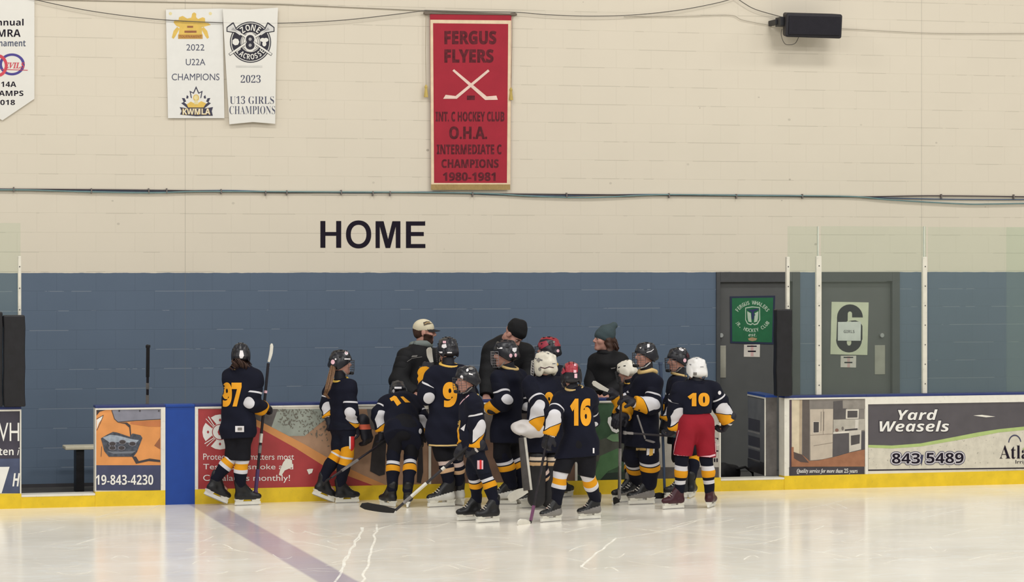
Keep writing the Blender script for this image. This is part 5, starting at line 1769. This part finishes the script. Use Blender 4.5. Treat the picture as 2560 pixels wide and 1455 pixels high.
# --- number 97 at the far left
y = YF(618, 1263)
r97, J, Fh, jr, wd = person(dict(seed=1, Y=y, label='player wearing number 97 at far left, seen from behind, upright stick in hand', group=TEAM, hs=.86, s=.86,
    head=(80, 4), w1=.178, w2=.168, hemtilt=.12, flat=1.65,
    j=dict(hd=(602, 889, .02), nk=(601, 924), pel=(597, 1062), shl=(577, 946, .10), shr=(640, 943, -.06), ell=(592, 1004, .11), wrl=(606, 1018, .08), elr=(630, 1007, -.10), wrr=(656, 1021, .02),
           knl=(582, 1143, .03), knr=(606, 1147, -.03)),
    handr=(674, 1018, .10), hem=(592, 1096, 0), sock='A', sl=(.074, .078, .074), outr=(-.55, -.8, .1), outl=(-1, 0, 0),
    skates=dict(l=(537, 1248, 12, -24, .06), r=(618, 1263, 6, 0)), ss=.9, face=False,
    helmet=dict(shell=helm_k), stickers=[('poly', [(600, 876), (607, 876), (610, 889), (606, 896), (600, 896), (598, 889)], stick_white)],
    number=('97', (555, 956, 604, 1017)), decals={'hem_tag': [('rect', (588, 1065, 610, 1080), stick_white), ('rect', (594, 1069, 605, 1076), trim_m)]}))
strands('hair', r97, [W(602, 898, y + .0), W(602, 908, y - .04), W(600, 920, y - .07)], .075, .07, hair_b, 60, 2, 1.0)
stick('upright stick of player 97 with its white taped blade in the air', (639, 1231, y + .02), (671, 905, y + .13), (683, 858, y + .16), blade=tape_w, bh=.034, tape=.22, hi=((.22, .24, stick_pink), (.55, .62, shaft_w), (.64, .70, shaft_g)), grip=shaft_p)

# --- girl with the long fair ponytail
y = YF(865, 1257)
r2, J, Fh, jr, wd = person(dict(seed=2, Y=y, label='player with long fair ponytail below a black helmet, facing right by the red board', group=TEAM, hs=.90, s=.84,
    head=(10, 0), w1=.135, w2=.145, flat=1.35, collar=mat('collar_yellow', (232, 192, 84), .8),
    j=dict(hd=(853, 908, 0), nk=(851, 952), pel=(858, 1060), shl=(828, 968, .10), shr=(876, 970, -.08), ell=(818, 1012, .10), wrl=(824, 1042, .06), elr=(876, 1030, -.12), wrr=(884, 1064, -.06),
           knl=(845, 1132, .05), knr=(868, 1138, -.04)),
    handr=(892, 1085, -.04), hem=(858, 1074, 0), sock='E', sl=(.066, .068, .064), outr=(-.3, -.9, 0), pants=pant_n, pr=.86, sock_r=.058,
    skates=dict(l=(806, 1246, 8, -22, .05), r=(867, 1257, 4, 0)), ss=.84, tongue=lace_m,
    helmet=dict(shell=helm_k), stickers=[('ell', (866, 882, 4.6, 5.6), stick_white), ('ell', (866, 882, 2.4, 3), stick_pink), ('ell', (832, 905, 5, 6), stick_pink), ('ell', (839, 898, 2.2, 2.2), stick_white), ('rect', (861, 896, 876, 899), stick_white)],
    patch=[('rect', (873, 1091, 893, 1127), stick_white), ('rect', (877, 1091, 889, 1127), mat('patch_red', (206, 44, 46), .8))]))
strands('ponytail', r2, [W(833, 915, y - .06), W(828, 935, y - .10), W(823, 955, y - .17), W(819, 972, y - .20), W(813, 985, y - .18), W(823, 996, y - .17)], .026, .010, hair_l, 46, 4)
fd = Field(*bounds([W(911, 1082, y - .02)], .2), .007)
c = W(911, 1082, y - .02); glove_field(fd, c + V([0, 0, .05]), V([.25, 0, -1.0]), V([-.5, .8, 0]), 1.15)
v, f = fd.mesh(); root = empty('hockey_glove', c, 'loose black glove with red orange cuff held beside the ponytailed player', 'glove')
ce = v[f].mean(1); zz = (ce - c)[:, 2]
mesh('glove_body', v, f, [glove_k, glove_o], root, ((zz > .035) & (zz < .085)).astype(int), smooth=True)

# --- player bent over the boards
y = YF(995, 1267)
r4, J, Fh, jr, wd = person(dict(seed=3, Y=y, label='player bent forward with head down over the boards, left of number 9', group=TEAM, hs=.86, s=.86,
    head=(85, 48), w1=.165, w2=.185, flat=1.35, hemtilt=-.1,
    j=dict(hd=(995, 985, .60), nk=(1002, 996, .46), pel=(1012, 1070, .04), shl=(968, 1008, .38), shr=(1036, 1010, .38), ell=(950, 1034, .36), wrl=(958, 1078, .34), elr=(1052, 1046, .34), wrr=(1049, 1082, .30),
           knl=(983, 1140, .08), knr=(1027, 1140, .08)),
    handl=(956, 1098, .34), hem=(1008, 1100, -.02), sock='B', sl=(.078, .078, .072), outl=(.25, -1, 0), outr=(-.5, -1, 0), pext=.0, pr=.92,
    skates=dict(l=(970, 1266, 112, 0), r=(1021, 1267, 72, 0)), ss=.86, boot=boot_k, face=False,
    helmet=dict(shell=helm_k), stickers=[('rect', (986, 967, 1004, 972), stick_white), ('ell', (984, 978, 3, 5), stick_white), ('ell', (1000, 980, 3.4, 3.4), stick_white)],
    decals={'jersey_number': [('poly', [(974, 996), (985, 989), (991, 991), (1003, 1008), (993, 1015), (984, 1001), (978, 1003)], gold_m), ('poly', [(1001, 992), (1008, 991), (1026, 1006), (1013, 1006)], gold_m)],
           'hem_patch': [('ell', (1051, 1078, 4, 7), stick_white)]}))
stick('stick of the bent player reaching down left in front of the ponytailed player', (962, 1103, y + .30), (826, 1196, y + .10), (803, 1206, y + .14), blade=tape_k, tape=.10, grip=tape_k, bh=.05, hi=((.2, .5, shaft_g),))

# --- number 9 with the tan striped stockings
y = YF(1110, 1267)
r9, J, Fh, jr, wd = person(dict(seed=4, Y=y, label='player with large number 9 on back, arms raised toward the coach in white cap', group=TEAM, hs=.90, s=.98,
    head=(105, 0), w1=.165, w2=.165, flat=1.3,
    j=dict(hd=(1118, 876, .03), nk=(1122, 916), pel=(1112, 1080), shl=(1085, 936, .0), shr=(1156, 934, .02), ell=(1066, 988, -.02), wrl=(1064, 932, .30), elr=(1172, 985, .12), wrr=(1150, 985, .32),
           knl=(1110, 1138, .02), knr=(1140, 1140, .04)),
    handl=(1072, 908, .36), hem=(1110, 1117, 0), sock='C', sl=(.080, .082, .074), outl=(.2, -1, -.3), sock_r=.064,
    skates=dict(l=(1104, 1267, 192, 0), r=(1134, 1262, 120, 0)), boot2=boot_w, ss=1.0, face=False,
    helmet=dict(shell=helm_k), stickers=[('rect', (1107, 852, 1115, 858), stick_pink), ('poly', [(1105, 861), (1115, 860), (1117, 868), (1110, 871), (1104, 868)], stick_white), ('rect', (1096, 879, 1106, 883), stick_white), ('rect', (1118, 880, 1130, 883), stick_white)],
    number=('9', (1107, 955, 1143, 1018)), decals={'hem_stripe': [('stroke', ([(1066, 1112), (1090, 1114), (1120, 1114), (1156, 1112)], 4.0), collar_t)]}))
stick('taped stick blade held up beside the coach in the white cap', (1090, 1000, y + .42), (1080, 906, y + .42), (1074, 868, y + .42), blade=tape_w, bh=.055, tape=0, shaft=shaft_g)

# --- player in front, facing left
y = YF(1187, 1304)
r6, J, Fh, jr, wd = person(dict(seed=5, Y=y, label='front player facing left with red and white pants patch, black skates close together', group=TEAM, hs=.88, s=.86,
    head=(188, 4), w1=.125, w2=.14, flat=1.1, collar=mat('collar_pale', (226, 190, 110), .8), vneck=True,
    j=dict(hd=(1166, 950, 0), nk=(1176, 988), pel=(1184, 1110), shl=(1182, 1003, -.13), shr=(1178, 1000, .12), ell=(1192, 1060, -.14), wrl=(1188, 1118, -.13), elr=(1166, 1062, .10), wrr=(1160, 1112, -.02),
           knl=(1211, 1182, -.06), knr=(1184, 1182, .06)),
    handr=(1150, 1128, -.05), handl=(1170, 1128, -.1), hem=(1182, 1126, 0), sock='B', sl=(.070, .070, .064), outl=(.45, -.9, 0), pants=pant_n, pr=.86, sock_r=.056, pext=.01,
    skates=dict(r=(1174, 1301, 192, 0), l=(1220, 1306, 198, 0)), ss=.86, tongue=lace_m,
    helmet=dict(shell=helm_k, vents=vent_g), stickers=[('ell', (1154, 944, 4, 6), stick_white), ('poly', [(1165, 924), (1170, 920), (1172, 926), (1167, 930)], stick_white), ('poly', [(1172, 932), (1182, 935), (1182, 938), (1172, 936)], stick_white), ('ell', (1177, 921, 6, 3.5), trim_m)],
    decals={'collar_edge': [('stroke', ([(1148, 1012), (1158, 1000), (1172, 988)], 2.2), stick_pink)], 'chest_print': [('poly', [(1143, 1044), (1151, 1052), (1149, 1070), (1142, 1083)], collar_g), ('poly', [(1151, 1072), (1164, 1060), (1160, 1078)], white_m)]},
    patch=[('rect', (1193, 1151, 1208, 1173), stick_pink), ('rect', (1199, 1150, 1204, 1173), mat('patch_red', (0, 0, 0)))]))
stick('long stick of the front player lying diagonally, black blade on the ice', (1176, 1112, y - .12), (986, 1278, y - .06), (911, 1277, y - .30), bh=.07, blade=tape_k, grip=tape_k, hi=((.12, .22, shaft_g), (.22, .42, shaft_w), (.62, .66, shaft_w)), curve=.02)

# --- tall player behind him
y = YF(1262, 1261)
r7, J, Fh, jr, wd = person(dict(seed=6, Y=y, label='tall player with grey cage standing below the coach in the black beanie', group=TEAM, hs=.98, s=.98,
    head=(150, 2), w1=.155, w2=.17, flat=1.3, collar=collar_t,
    j=dict(hd=(1263, 886, 0), nk=(1274, 922), pel=(1268, 1075), shl=(1246, 948, -.10), shr=(1300, 945, .10), ell=(1260, 1006, -.22), wrl=(1222, 1022, -.08), elr=(1310, 1010, .20), wrr=(1270, 1020, .32),
           knl=(1256, 1138, -.03), knr=(1276, 1138, .08)),
    handl=(1204, 1020, .02), hem=(1268, 1106, 0), sock='B', sl=(.080, .080, .070), outl=(.2, -.8, .5), sock_r=.076,
    skates=dict(l=(1258, 1261, 170, 0), r=(1284, 1258, 140, 0)), ss=.96, tongue=lace_m, boot2=boot_w,
    helmet=dict(shell=helm_k, cagem=mat('cage_silver', (150, 148, 152), .35, metal=.4)), stickers=[('poly', [(1243, 869), (1256, 868), (1256, 872), (1244, 872)], stick_white), ('poly', [(1281, 870), (1292, 869), (1291, 878), (1286, 881), (1281, 877)], stick_white), ('ell', (1277, 889, 4, 5), stick_pink), ('ell', (1289, 888, 3, 5), stick_pink)]))

# --- player with the dark red helmet behind the goalie
y = -.36
r8, J, Fh, jr, wd = person(dict(seed=7, Y=y, label='player with dark red and black helmet almost hidden behind the goalie in white mask', group=TEAM, hs=.94, s=.92,
    head=(140, -4), w1=.15, w2=.16, flat=1.3,
    j=dict(hd=(1370, 876, 0), nk=(1374, 912), pel=(1374, 1065), shl=(1348, 932, -.04), shr=(1402, 932, .06), ell=(1334, 985, .0), wrl=(1352, 1015, .2), elr=(1414, 985, .1), wrr=(1396, 1015, .22),
           knl=(1362, 1135), knr=(1390, 1135)),
    hem=(1374, 1100, 0), sock='B', skates=dict(l=(1366, 1245, 100, 0), r=(1408, 1243, 30, 0)), face=False,
    helmet=dict(shell=helm_k, second=helm_r), stickers=[('poly', [(1341, 867), (1350, 856), (1366, 851), (1372, 862), (1352, 873)], mat('sticker_red', (156, 44, 64), .4)), ('ell', (1395, 877, 3.5, 4), stick_pink), ('ell', (1385, 855, 3, 3), trim_m)]))

# --- goalie with the white mask
y = YF(1352, 1272)
r10, J, Fh, jr, wd = person(dict(seed=8, Y=y, label='goalie in white mask with large pale glove, seen from behind left of number 16', group=TEAM, hs=.98, s=.94,
    head=(115, -8), w1=.17, w2=.18, flat=1.25, collar=collar_g,
    j=dict(hd=(1361, 915, 0), nk=(1364, 946), pel=(1362, 1085), shl=(1326, 962, -.04), shr=(1404, 962, .04), ell=(1352, 1020, -.22), wrl=(1334, 1074, -.20), elr=(1412, 1030, .15), wrr=(1392, 1060, .3),
           knl=(1345, 1165, -.02), knr=(1378, 1162, .06)),
    handl=(1300, 1070, -.20), palml=(0, .5, -.8), hem=(1360, 1130, 0), sock='C', sl=(.080, .078, .072), outl=(-.5, -.8, .4), glovel=glove_w, mitt='l', cuffl=glove_w, sock_r=.082,
    skates=dict(l=(1338, 1270, 170, 0), r=(1384, 1266, 95, 0)), ss=1.0, boot2=boot_w, face=False,
    helmet=dict(shell=mat('mask_cream', (214, 208, 192), .35, var=.12, scale=22), goalie=True, cagem=cage_w, vents=vent_g), stickers=[('stroke', ([(1351, 918), (1362, 921), (1373, 917), (1384, 919)], 2.2), boot_m), ('ell', (1349, 923, 3.5, 4.5), trim_m), ('poly', [(1340, 900), (1346, 894), (1352, 898), (1346, 906)], trim_m)],
    number=('9', (1361, 980, 1385, 1030))))
# leg pads with the striped knee
for k, (x0, dy) in (('l', (1345, -.06)), ('r', (1376, .02))):
    a, b_ = W(x0, 1150, y + dy), W(x0 - 4, 1246, y + dy)
    fd = Field(*bounds([a, b_], .16), .008); fd.cone(a, b_, .075, .085, .02, flat=(V([0, 1.0, 0]), 1.2)); fd.cone(a, a + V([0, 0, .03]), .08, .075, .02)
    v, f = fd.mesh(); ce = v[f].mean(1); t = (a[2] - ce[:, 2])
    ix = np.where((t > -.03) & (t < .0), 1, np.where((t > .015) & (t < .05), 2, 0))
    mesh('leg_pad', v, f, [mat('pad_black', (30, 29, 32), .5, var=.3), mat('pad_cream', (218, 200, 180), .5), mat('pad_peach', (214, 176, 130), .5)], r10, ix, smooth=True)
stick('goalie stick with grey paddle and white edge, blade turned on the ice', (1304, 1084, y - .24), (1318, 1226, y - .28), (1284, 1252, y - .36), goalie='l', bh=.085, blade=tape_w, tape=0, curve=.02)

# --- number 16
y = YF(1380, 1304)
r16, J, Fh, jr, wd = person(dict(seed=9, Y=y, label='player wearing number 16 with red and black helmet, white and gold socks', group=TEAM, hs=.90, s=.88,
    head=(75, -6), w1=.145, w2=.15, flat=1.35, hemtilt=-.05, collar=collar_t,
    j=dict(hd=(1428, 940, .02), nk=(1436, 974), pel=(1448, 1110), shl=(1402, 998, .03), shr=(1474, 994, -.02), ell=(1384, 1040, -.10), wrl=(1374, 1088, -.10), elr=(1478, 1050, .14), wrr=(1440, 1080, .26),
           knl=(1402, 1182), knr=(1467, 1182)),
    handl=(1366, 1112, -.10), hem=(1456, 1140, 0), sock='A', boot2=trim_m, sl=(.076, .070, .064), outl=(-.15, -1, .1), pext=.015, pr=1.02, sock_r=.060,
    skates=dict(l=(1378, 1304, 205, 0), r=(1474, 1298, 195, 0)), ss=.84, face=False,
    helmet=dict(shell=helm_k, second=helm_r), stickers=[('rect', (1435, 909, 1441, 915), stick_pink), ('rect', (1434, 925, 1441, 932), stick_pink), ('rect', (1436, 934, 1443, 945), stick_pink), ('poly', [(1398, 925), (1408, 915), (1414, 930), (1402, 938)], mat('sticker_red', (0, 0, 0)))],
    number=('16', (1425, 996, 1478, 1065)), decals={'hem_tag': [('rect', (1482, 1120, 1486, 1133), stick_white)]}))
stick('stick of player 16 with a white blade touching the ice', (1369, 1092, y - .12), (1325, 1312, y - .10), (1303, 1313, y - .26), bh=.065, blade=tape_w, tape=.1, grip=tape_k, hi=((.05, .22, mat('stick_magenta', (116, 70, 104), .4)),))

# --- partly hidden player with white helmet, blade up
y = -.52
r14, J, Fh, jr, wd = person(dict(seed=10, Y=y, label='player with cream helmet hidden behind the caged player facing left, holding a blade up', group=TEAM, hs=.80, s=.88,
    head=(130, 14), w1=.145, w2=.155, flat=1.3, face=False,
    j=dict(hd=(1566, 930, 0), nk=(1580, 964), pel=(1582, 1085), shl=(1584, 980, -.12), shr=(1566, 978, .12), ell=(1560, 1020, -.14), wrl=(1544, 992, -.12), elr=(1556, 1020, .12), wrr=(1546, 1040, .0),
           knl=(1574, 1146, -.03), knr=(1590, 1146, .05)),
    handl=(1526, 978, -.12), hem=(1580, 1108, 0), sock='B', skates=dict(l=(1560, 1252, 190, 0), r=(1600, 1248, 200, 0)), ss=.88,
    helmet=dict(shell=mat('helmet_cream', (220, 214, 200), .35)), stickers=[]))
stick('short stick raised at the green board, cream taped blade pointing up left', (1560, 1010, y - .14), (1521, 976, y - .14), (1480, 952, y - .14), blade=tape_w, bh=.05, tape=0)

# --- player facing left with the tan collar
y = YF(1600, 1261)
r13, J, Fh, jr, wd = person(dict(seed=11, Y=y, label='player facing left with tan collar and white chin strap, gripping an upright stick', group=TEAM, hs=.89, s=.96,
    head=(186, 0), w1=.15, w2=.165, flat=1.15, collar=collar_t, vneck=True, cr=.088, ct=.024,
    j=dict(hd=(1613, 889, 0), nk=(1619, 928), pel=(1608, 1080), shl=(1634, 956, -.12), shr=(1600, 952, .14), ell=(1630, 1014, -.20), wrl=(1586, 1008, -.20), elr=(1580, 1010, .10), wrr=(1562, 1040, -.02),
           knl=(1622, 1140, -.06), knr=(1582, 1140, .08)),
    handl=(1556, 992, -.2), handr=(1552, 1044, -.06), hem=(1606, 1118, 0), sock='B', sl=(.080, .078, .070), outl=(.0, -.9, .3), sock_r=.090, pr=1.10, boot2=trim_m,
    skates=dict(l=(1604, 1261, 186, 0), r=(1578, 1254, 200, 0)), ss=.98, tongue=lace_m,
    helmet=dict(shell=helm_k, strap=cage_w), stickers=[('poly', [(1618, 860), (1624, 860), (1624, 868), (1618, 869)], stick_white), ('poly', [(1598, 869), (1604, 867), (1602, 872)], stick_white), ('stroke', ([(1617, 881), (1628, 878), (1634, 873)], 1.6), stick_white)],
    patch=[('poly', [(1618, 1106), (1626, 1104), (1638, 1110), (1635, 1144), (1616, 1142)], white_m), ('poly', [(1629, 1090), (1633, 1110), (1632, 1140), (1623, 1140), (1625, 1112)], collar_g), ('rect', (1590, 1120, 1615, 1126), collar_t)]))
stick('upright stick gripped by the player with the white chin strap, its end on the ice', (1553, 960, y - .22), (1548, 1252, y - .10), (1526, 1258, y + .10), shaft=shaft_k, blade=tape_k, hi=((.02, .45, shaft_g), (.1, .3, shaft_w)), grip=tape_k, tape=.12)
stick('thin silver stick slanting across the front of the player with the tan collar', (1594, 1040, y - .26), (1614, 1100, y - .24), (1630, 1108, y - .2), shaft=shaft_g, blade=shaft_g, bh=.02, tape=0, r=(.008, .006))

# --- player behind, facing left
y = YF(1716, 1243)
r15, J, Fh, jr, wd = person(dict(seed=12, Y=y, label='player facing left with full cage, behind and left of the red pants player', group=TEAM, hs=.89, s=.92,
    head=(178, 2), w1=.145, w2=.16, flat=1.2, collar=collar_t,
    j=dict(hd=(1694, 901, 0), nk=(1697, 940), pel=(1700, 1080), shl=(1700, 962, -.13), shr=(1690, 958, .13), ell=(1684, 1012, -.14), wrl=(1668, 1052, -.12), elr=(1676, 1010, .14), wrr=(1666, 1050, .05),
           knl=(1700, 1142, -.05), knr=(1732, 1136, .05)),
    hem=(1700, 1108, 0), sock='E', sl=(.076, .074, .070), outl=(0, -1, 0),
    skates=dict(l=(1692, 1246, 186, 0), r=(1730, 1243, 60, 0)), ss=.92,
    helmet=dict(shell=helm_k, cagem=cage_m), stickers=[('poly', [(1697, 870), (1708, 868), (1714, 873), (1706, 878), (1698, 874)], stick_white), ('ell', (1712, 901, 4, 5), stick_pink), ('ell', (1720, 888, 4, 6), boot_m)]))
stick('dark blue stick standing between the two players who face left', (1651, 908, y - .02), (1662, 1240, y - .05), (1640, 1246, y - .1), shaft=mat('stick_blue', (66, 80, 104), .5), tape=.22, grip=mat('stick_blue', (0, 0, 0)))

# --- red pants
y = YF(1725, 1272)
rrp, J, Fh, jr, wd = person(dict(seed=13, Y=y, label='player in red pants and white helmet numbered 10, seen from behind at right', group=TEAM, hs=.90, s=.92,
    head=(98, 0), w1=.16, w2=.125, flat=1.35, collar=M_torso,
    j=dict(hd=(1740, 927, .02), nk=(1740, 956), pel=(1741, 1058), shl=(1697, 976, .02), shr=(1783, 974, .02), ell=(1690, 1022, .06), wrl=(1690, 1072, .10), elr=(1800, 1010, .04), wrr=(1822, 1054, .04),
           knl=(1704, 1146), knr=(1766, 1146)),
    handl=(1672, 1088, .16), handr=(1802, 1082, .12), hem=(1742, 1034, 0), sock='D', sl=(.080, .080, .082), outl=(.15, -1, 0), outr=(-.3, -.9, .2), pants=pant_r, tuck=True, pr=1.12, waist=.15, pext=-.02, sock_r=.058,
    skates=dict(l=(1684, 1272, 195, 0), r=(1778, 1268, 55, 0)), ss=.84, boot=boot_m, face=False,
    helmet=dict(shell=helm_w, vents=mat('helmet_vent_pale', (150, 150, 152), .5)), stickers=[('rect', (1733, 931, 1742, 938), trim_m)],
    number=('10', (1719, 982, 1774, 1016)), decals={'arm_badge': [('ell', (1799, 982, 4, 5), stick_white)]},
    patch=[('stroke', ([(1680, 1136), (1700, 1141), (1727, 1143)], 4.5), stick_pink), ('stroke', ([(1751, 1143), (1775, 1141), (1792, 1136)], 4.5), stick_pink), ('stroke', ([(1697, 1076), (1689, 1106), (1683, 1136)], 1.4), stick_pink), ('stroke', ([(1787, 1080), (1788, 1106), (1789, 1130)], 1.4), stick_pink)]))
stick('stick held level across the thighs of the player in red pants', (1562, 1082, y + .2), (1788, 1098, y + .22), (1797, 1104, y + .05), shaft=shaft_k, blade=tape_w, bh=.05, grip=shaft_g, tape=.08, hi=((.33, .47, mat('stick_cyan', (84, 132, 140), .4)),))


# ------------------------------------------------------------------ coaches
def hat_field(root, name, m, c, F, s, kind, extra=None, lift=0.0):
    L = lambda *p: loc(c, F, s, p)
    fd = Field(*bounds([c], .26), .0065)
    if kind == 'cap':
        fd.ell(L(0, -.012, .040), F, V([.086, .106, .088]) * s, .01)
        fd.cut(L(0, .07, .022), -F[2] + F[1] * .10)
        v, f = fd.mesh(); o = mesh(name, v, f, m, root, smooth=True)
        g = Geo(); n = 11; top = []; bot = []
        for k in range(n):
            a = math.radians(-62 + 124 * k / (n - 1)); x = .080 * math.sin(a) / math.sin(math.radians(62))
            yb = .088 * math.cos(a) + .005; yf = yb + .062 * math.cos(a) ** .6 if abs(a) < 1.05 else yb
            top += [L(x, yb - .02, .034), L(x * .92, yf, .022 - .012 * (x / .08) ** 2)]
        fs = [(2 * k, 2 * k + 2, 2 * k + 3, 2 * k + 1) for k in range(n - 1)]
        dn = [p - F[2] * .005 for p in top]; N = len(top)
        g.add(top + dn, fs + [tuple(N + q for q in f[::-1]) for f in fs] + [(2 * k + 1, 2 * k + 3, N + 2 * k + 3, N + 2 * k + 1) for k in range(n - 1)], extra)
        g.build('brim', o, smooth=True)
    else:
        fd.ell(L(0, -.012, .044 + lift), F, V([.090, .110, .092]) * s, .02)
        if extra: fd.cone(L(0, -.03, .09), L(*extra), .066 * s, .038 * s, .06)
        fd.fold(.0016, 60, 3)
        fd.cut(L(0, .10, .022 + lift), unit(-F[2] + F[1] * .32))
        v, f = fd.mesh(); o = mesh(name, v, f, m, root, smooth=True)
    bvh = BVHTree.FromPolygons([tuple(p) for p in v], f.tolist())
    return o, bvh


y = .85
A, J, Fh, jk, wd = person(dict(seed=21, Y=y, adult=True, label='bearded coach in cream cap and black jacket standing behind the boards', group=STAFF, hs=1.02, s=1.05,
    head=(346, 3), w1=.20, w2=.19, flat=1.35, beard=True, top=jack_k, collar=hood_g, cr=.088, ct=.036, co=.012, gloves=False,
    j=dict(hd=(1061, 830, -.04), nk=(1052, 866), pel=(1028, 1040), shl=(1082, 892, .14), shr=(1014, 893, -.12), ell=(1086, 950, .06), wrl=(1058, 985, -.14), elr=(996, 952, -.16), wrr=(1036, 985, -.26), knl=(1040, 1130, .02), knr=(1018, 1130, -.04)),
    hem=(1030, 1055, 0), sl=(.094, .088, .070), decals={'chest_print': [('poly', [(1028, 893), (1031, 889), (1044, 888), (1042, 892)], trim_m), ('stroke', ([(1018, 904), (1030, 896), (1055, 892)], 1.2), trim_m)]}))
o, bv = hat_field(A, 'cap', mat('cap_cream', (216, 206, 178), .8), J['hd'], Fh, 1.02, 'cap', mat('cap_brim_black', (30, 28, 30), .8))
drape('cap_badge', o, bv, [('poly', [(1058, 806), (1066, 803), (1078, 804), (1081, 809), (1070, 811), (1060, 814)], mat('badge_brown', (92, 80, 66), .7)), ('stroke', ([(1062, 810), (1068, 806), (1076, 807)], 1.2), collar_t)], .004)
fd = Field(*bounds([J['hd']], .2), .0065)
fd.ell(loc(J['hd'], Fh, 1, (0, -.020, .024)), Fh, V([.081, .100, .086]), .01); fd.ell(loc(J['hd'], Fh, 1, (0, -.062, -.030)), Fh, V([.058, .040, .040]), .03)
fd.cut(loc(J['hd'], Fh, 1, (0, -.004, 0)), Fh[1] * .94 + Fh[2] * .34)
v, f = fd.mesh(); mesh('hair', v, f, hair_b, A, smooth=True)

y = .55
B, J, Fh, jk, wd = person(dict(seed=22, Y=y, adult=True, label='coach in black beanie and black jacket leaning down over the boards', group=STAFF, hs=1.02, s=1.05,
    head=(318, 52), w1=.20, w2=.19, flat=1.3, top=jack_k, collar=jack_k, cr=.085, gloves=False,
    j=dict(hd=(1284, 836, -.16), nk=(1262, 850, -.02), pel=(1266, 1035, .28), shl=(1312, 880, .02), shr=(1228, 876, .0), ell=(1322, 940, -.02), wrl=(1302, 985, -.18), elr=(1219, 935, -.04), wrr=(1216, 988, -.14), knl=(1276, 1130, .25), knr=(1256, 1130, .25)),
    hem=(1264, 1050, .24), sl=(.096, .082, .068)))
hat_field(B, 'beanie', mat('beanie_black', (18, 18, 20), .9, bump=.4, bscale=140), J['hd'], Fh, 1.02, 'beanie', (0, -.02, .130), .018)

y = .95
Cw, J, Fh, jk, wd = person(dict(seed=23, Y=y, adult=True, label='woman in slate green beanie and black coat looking left behind the boards', group=STAFF, hs=.98, s=.98,
    head=(186, -4), w1=.185, w2=.19, flat=1.25, top=jack_k, collar=jack_k, cr=.085, ct=.034, co=-.005, gloves=False,
    j=dict(hd=(1509, 849, 0), nk=(1518, 884), pel=(1524, 1040), shl=(1550, 905, -.13), shr=(1494, 905, .13), ell=(1566, 955, -.16), wrl=(1520, 984, -.24), elr=(1485, 955, .08), wrr=(1492, 990, -.10), knl=(1530, 1130, -.04), knr=(1516, 1130, .06)),
    hem=(1524, 1060, 0), sl=(.098, .098, .074), decals={'chest_print': [('poly', [(1527, 920), (1539, 918), (1538, 921), (1528, 923)], trim_m)]}))
hat_field(Cw, 'beanie', mat('beanie_slate', (62, 76, 80), .9, bump=.4, bscale=140), J['hd'], Fh, 1.0, 'beanie', (0, -.105, .150), -.006)
fd = Field(*bounds([J['hd']], .24), .0065)
fd.ell(loc(J['hd'], Fh, 1, (0, -.022, .020)), Fh, V([.084, .100, .086]), .01)
for q in (-1, 1): fd.cone(loc(J['hd'], Fh, 1, (q * .068, -.018, .0)), loc(J['hd'], Fh, 1, (q * .074, -.045, -.13)), .028, .034, .03)
fd.cone(loc(J['hd'], Fh, 1, (0, -.07, -.02)), loc(J['hd'], Fh, 1, (0, -.075, -.15)), .06, .058, .03); fd.fold(.003, 70, 4)
fd.cut(loc(J['hd'], Fh, 1, (0, .012, 0)), Fh[1] * .97 + Fh[2] * .2)
v, f = fd.mesh(); mesh('hair', v, f, hair_b, Cw, smooth=True)
strands('loose_hair', Cw, [loc(J['hd'], Fh, 1, (.0, -.075, .0)), loc(J['hd'], Fh, 1, (.0, -.085, -.06)), loc(J['hd'], Fh, 1, (.03, -.085, -.13)), loc(J['hd'], Fh, 1, (.05, -.06, -.20))], .07, .05, hair_b, 90, 6)

# ------------------------------------------------------------------ things on the bench side
g = None
stick('black taped stick end leaning up behind the boards left of number 97', (370, 866, .32), (366, 1238, .9), (346, 1241, .95), shaft=shaft_k, tape=.32, grip=tape_k, hi=((.60, .68, shaft_g), (.72, .76, shaft_g)))
c = W(1822, 1172, .9)
fd = Field(*bounds([c], .34), .009)
fd.cone(c + V([-.10, 0, -.06]), c + V([.06, .05, -.07]), .10, .085, .05); fd.cone(c + V([-.06, 0, .0]), c + V([.06, 0, -.02]), .07, .05, .05); fd.fold(.006, 24, 5)
fd.cut(V([0, 0, .004]), V([0, 0, -1.0]))
v, f = fd.mesh()
root = empty('kit_bag', V([c[0], c[1], 0]), 'black kit bag slumped on the floor behind the open gate', 'bag')
mesh('bag_body', v, f, mat('bag_black', (24, 23, 26), .7, var=.3), root, smooth=True)
g = Geo(); g.tube([c + V([.06, -.05, .0]), c + V([.16, -.06, .02]), c + V([.24, -.06, -.04]), c + V([.25, -.06, -.14]), c + V([.20, -.06, -.17])], .013, MATS['bag_black'], 8); g.build('strap', root, smooth=True)
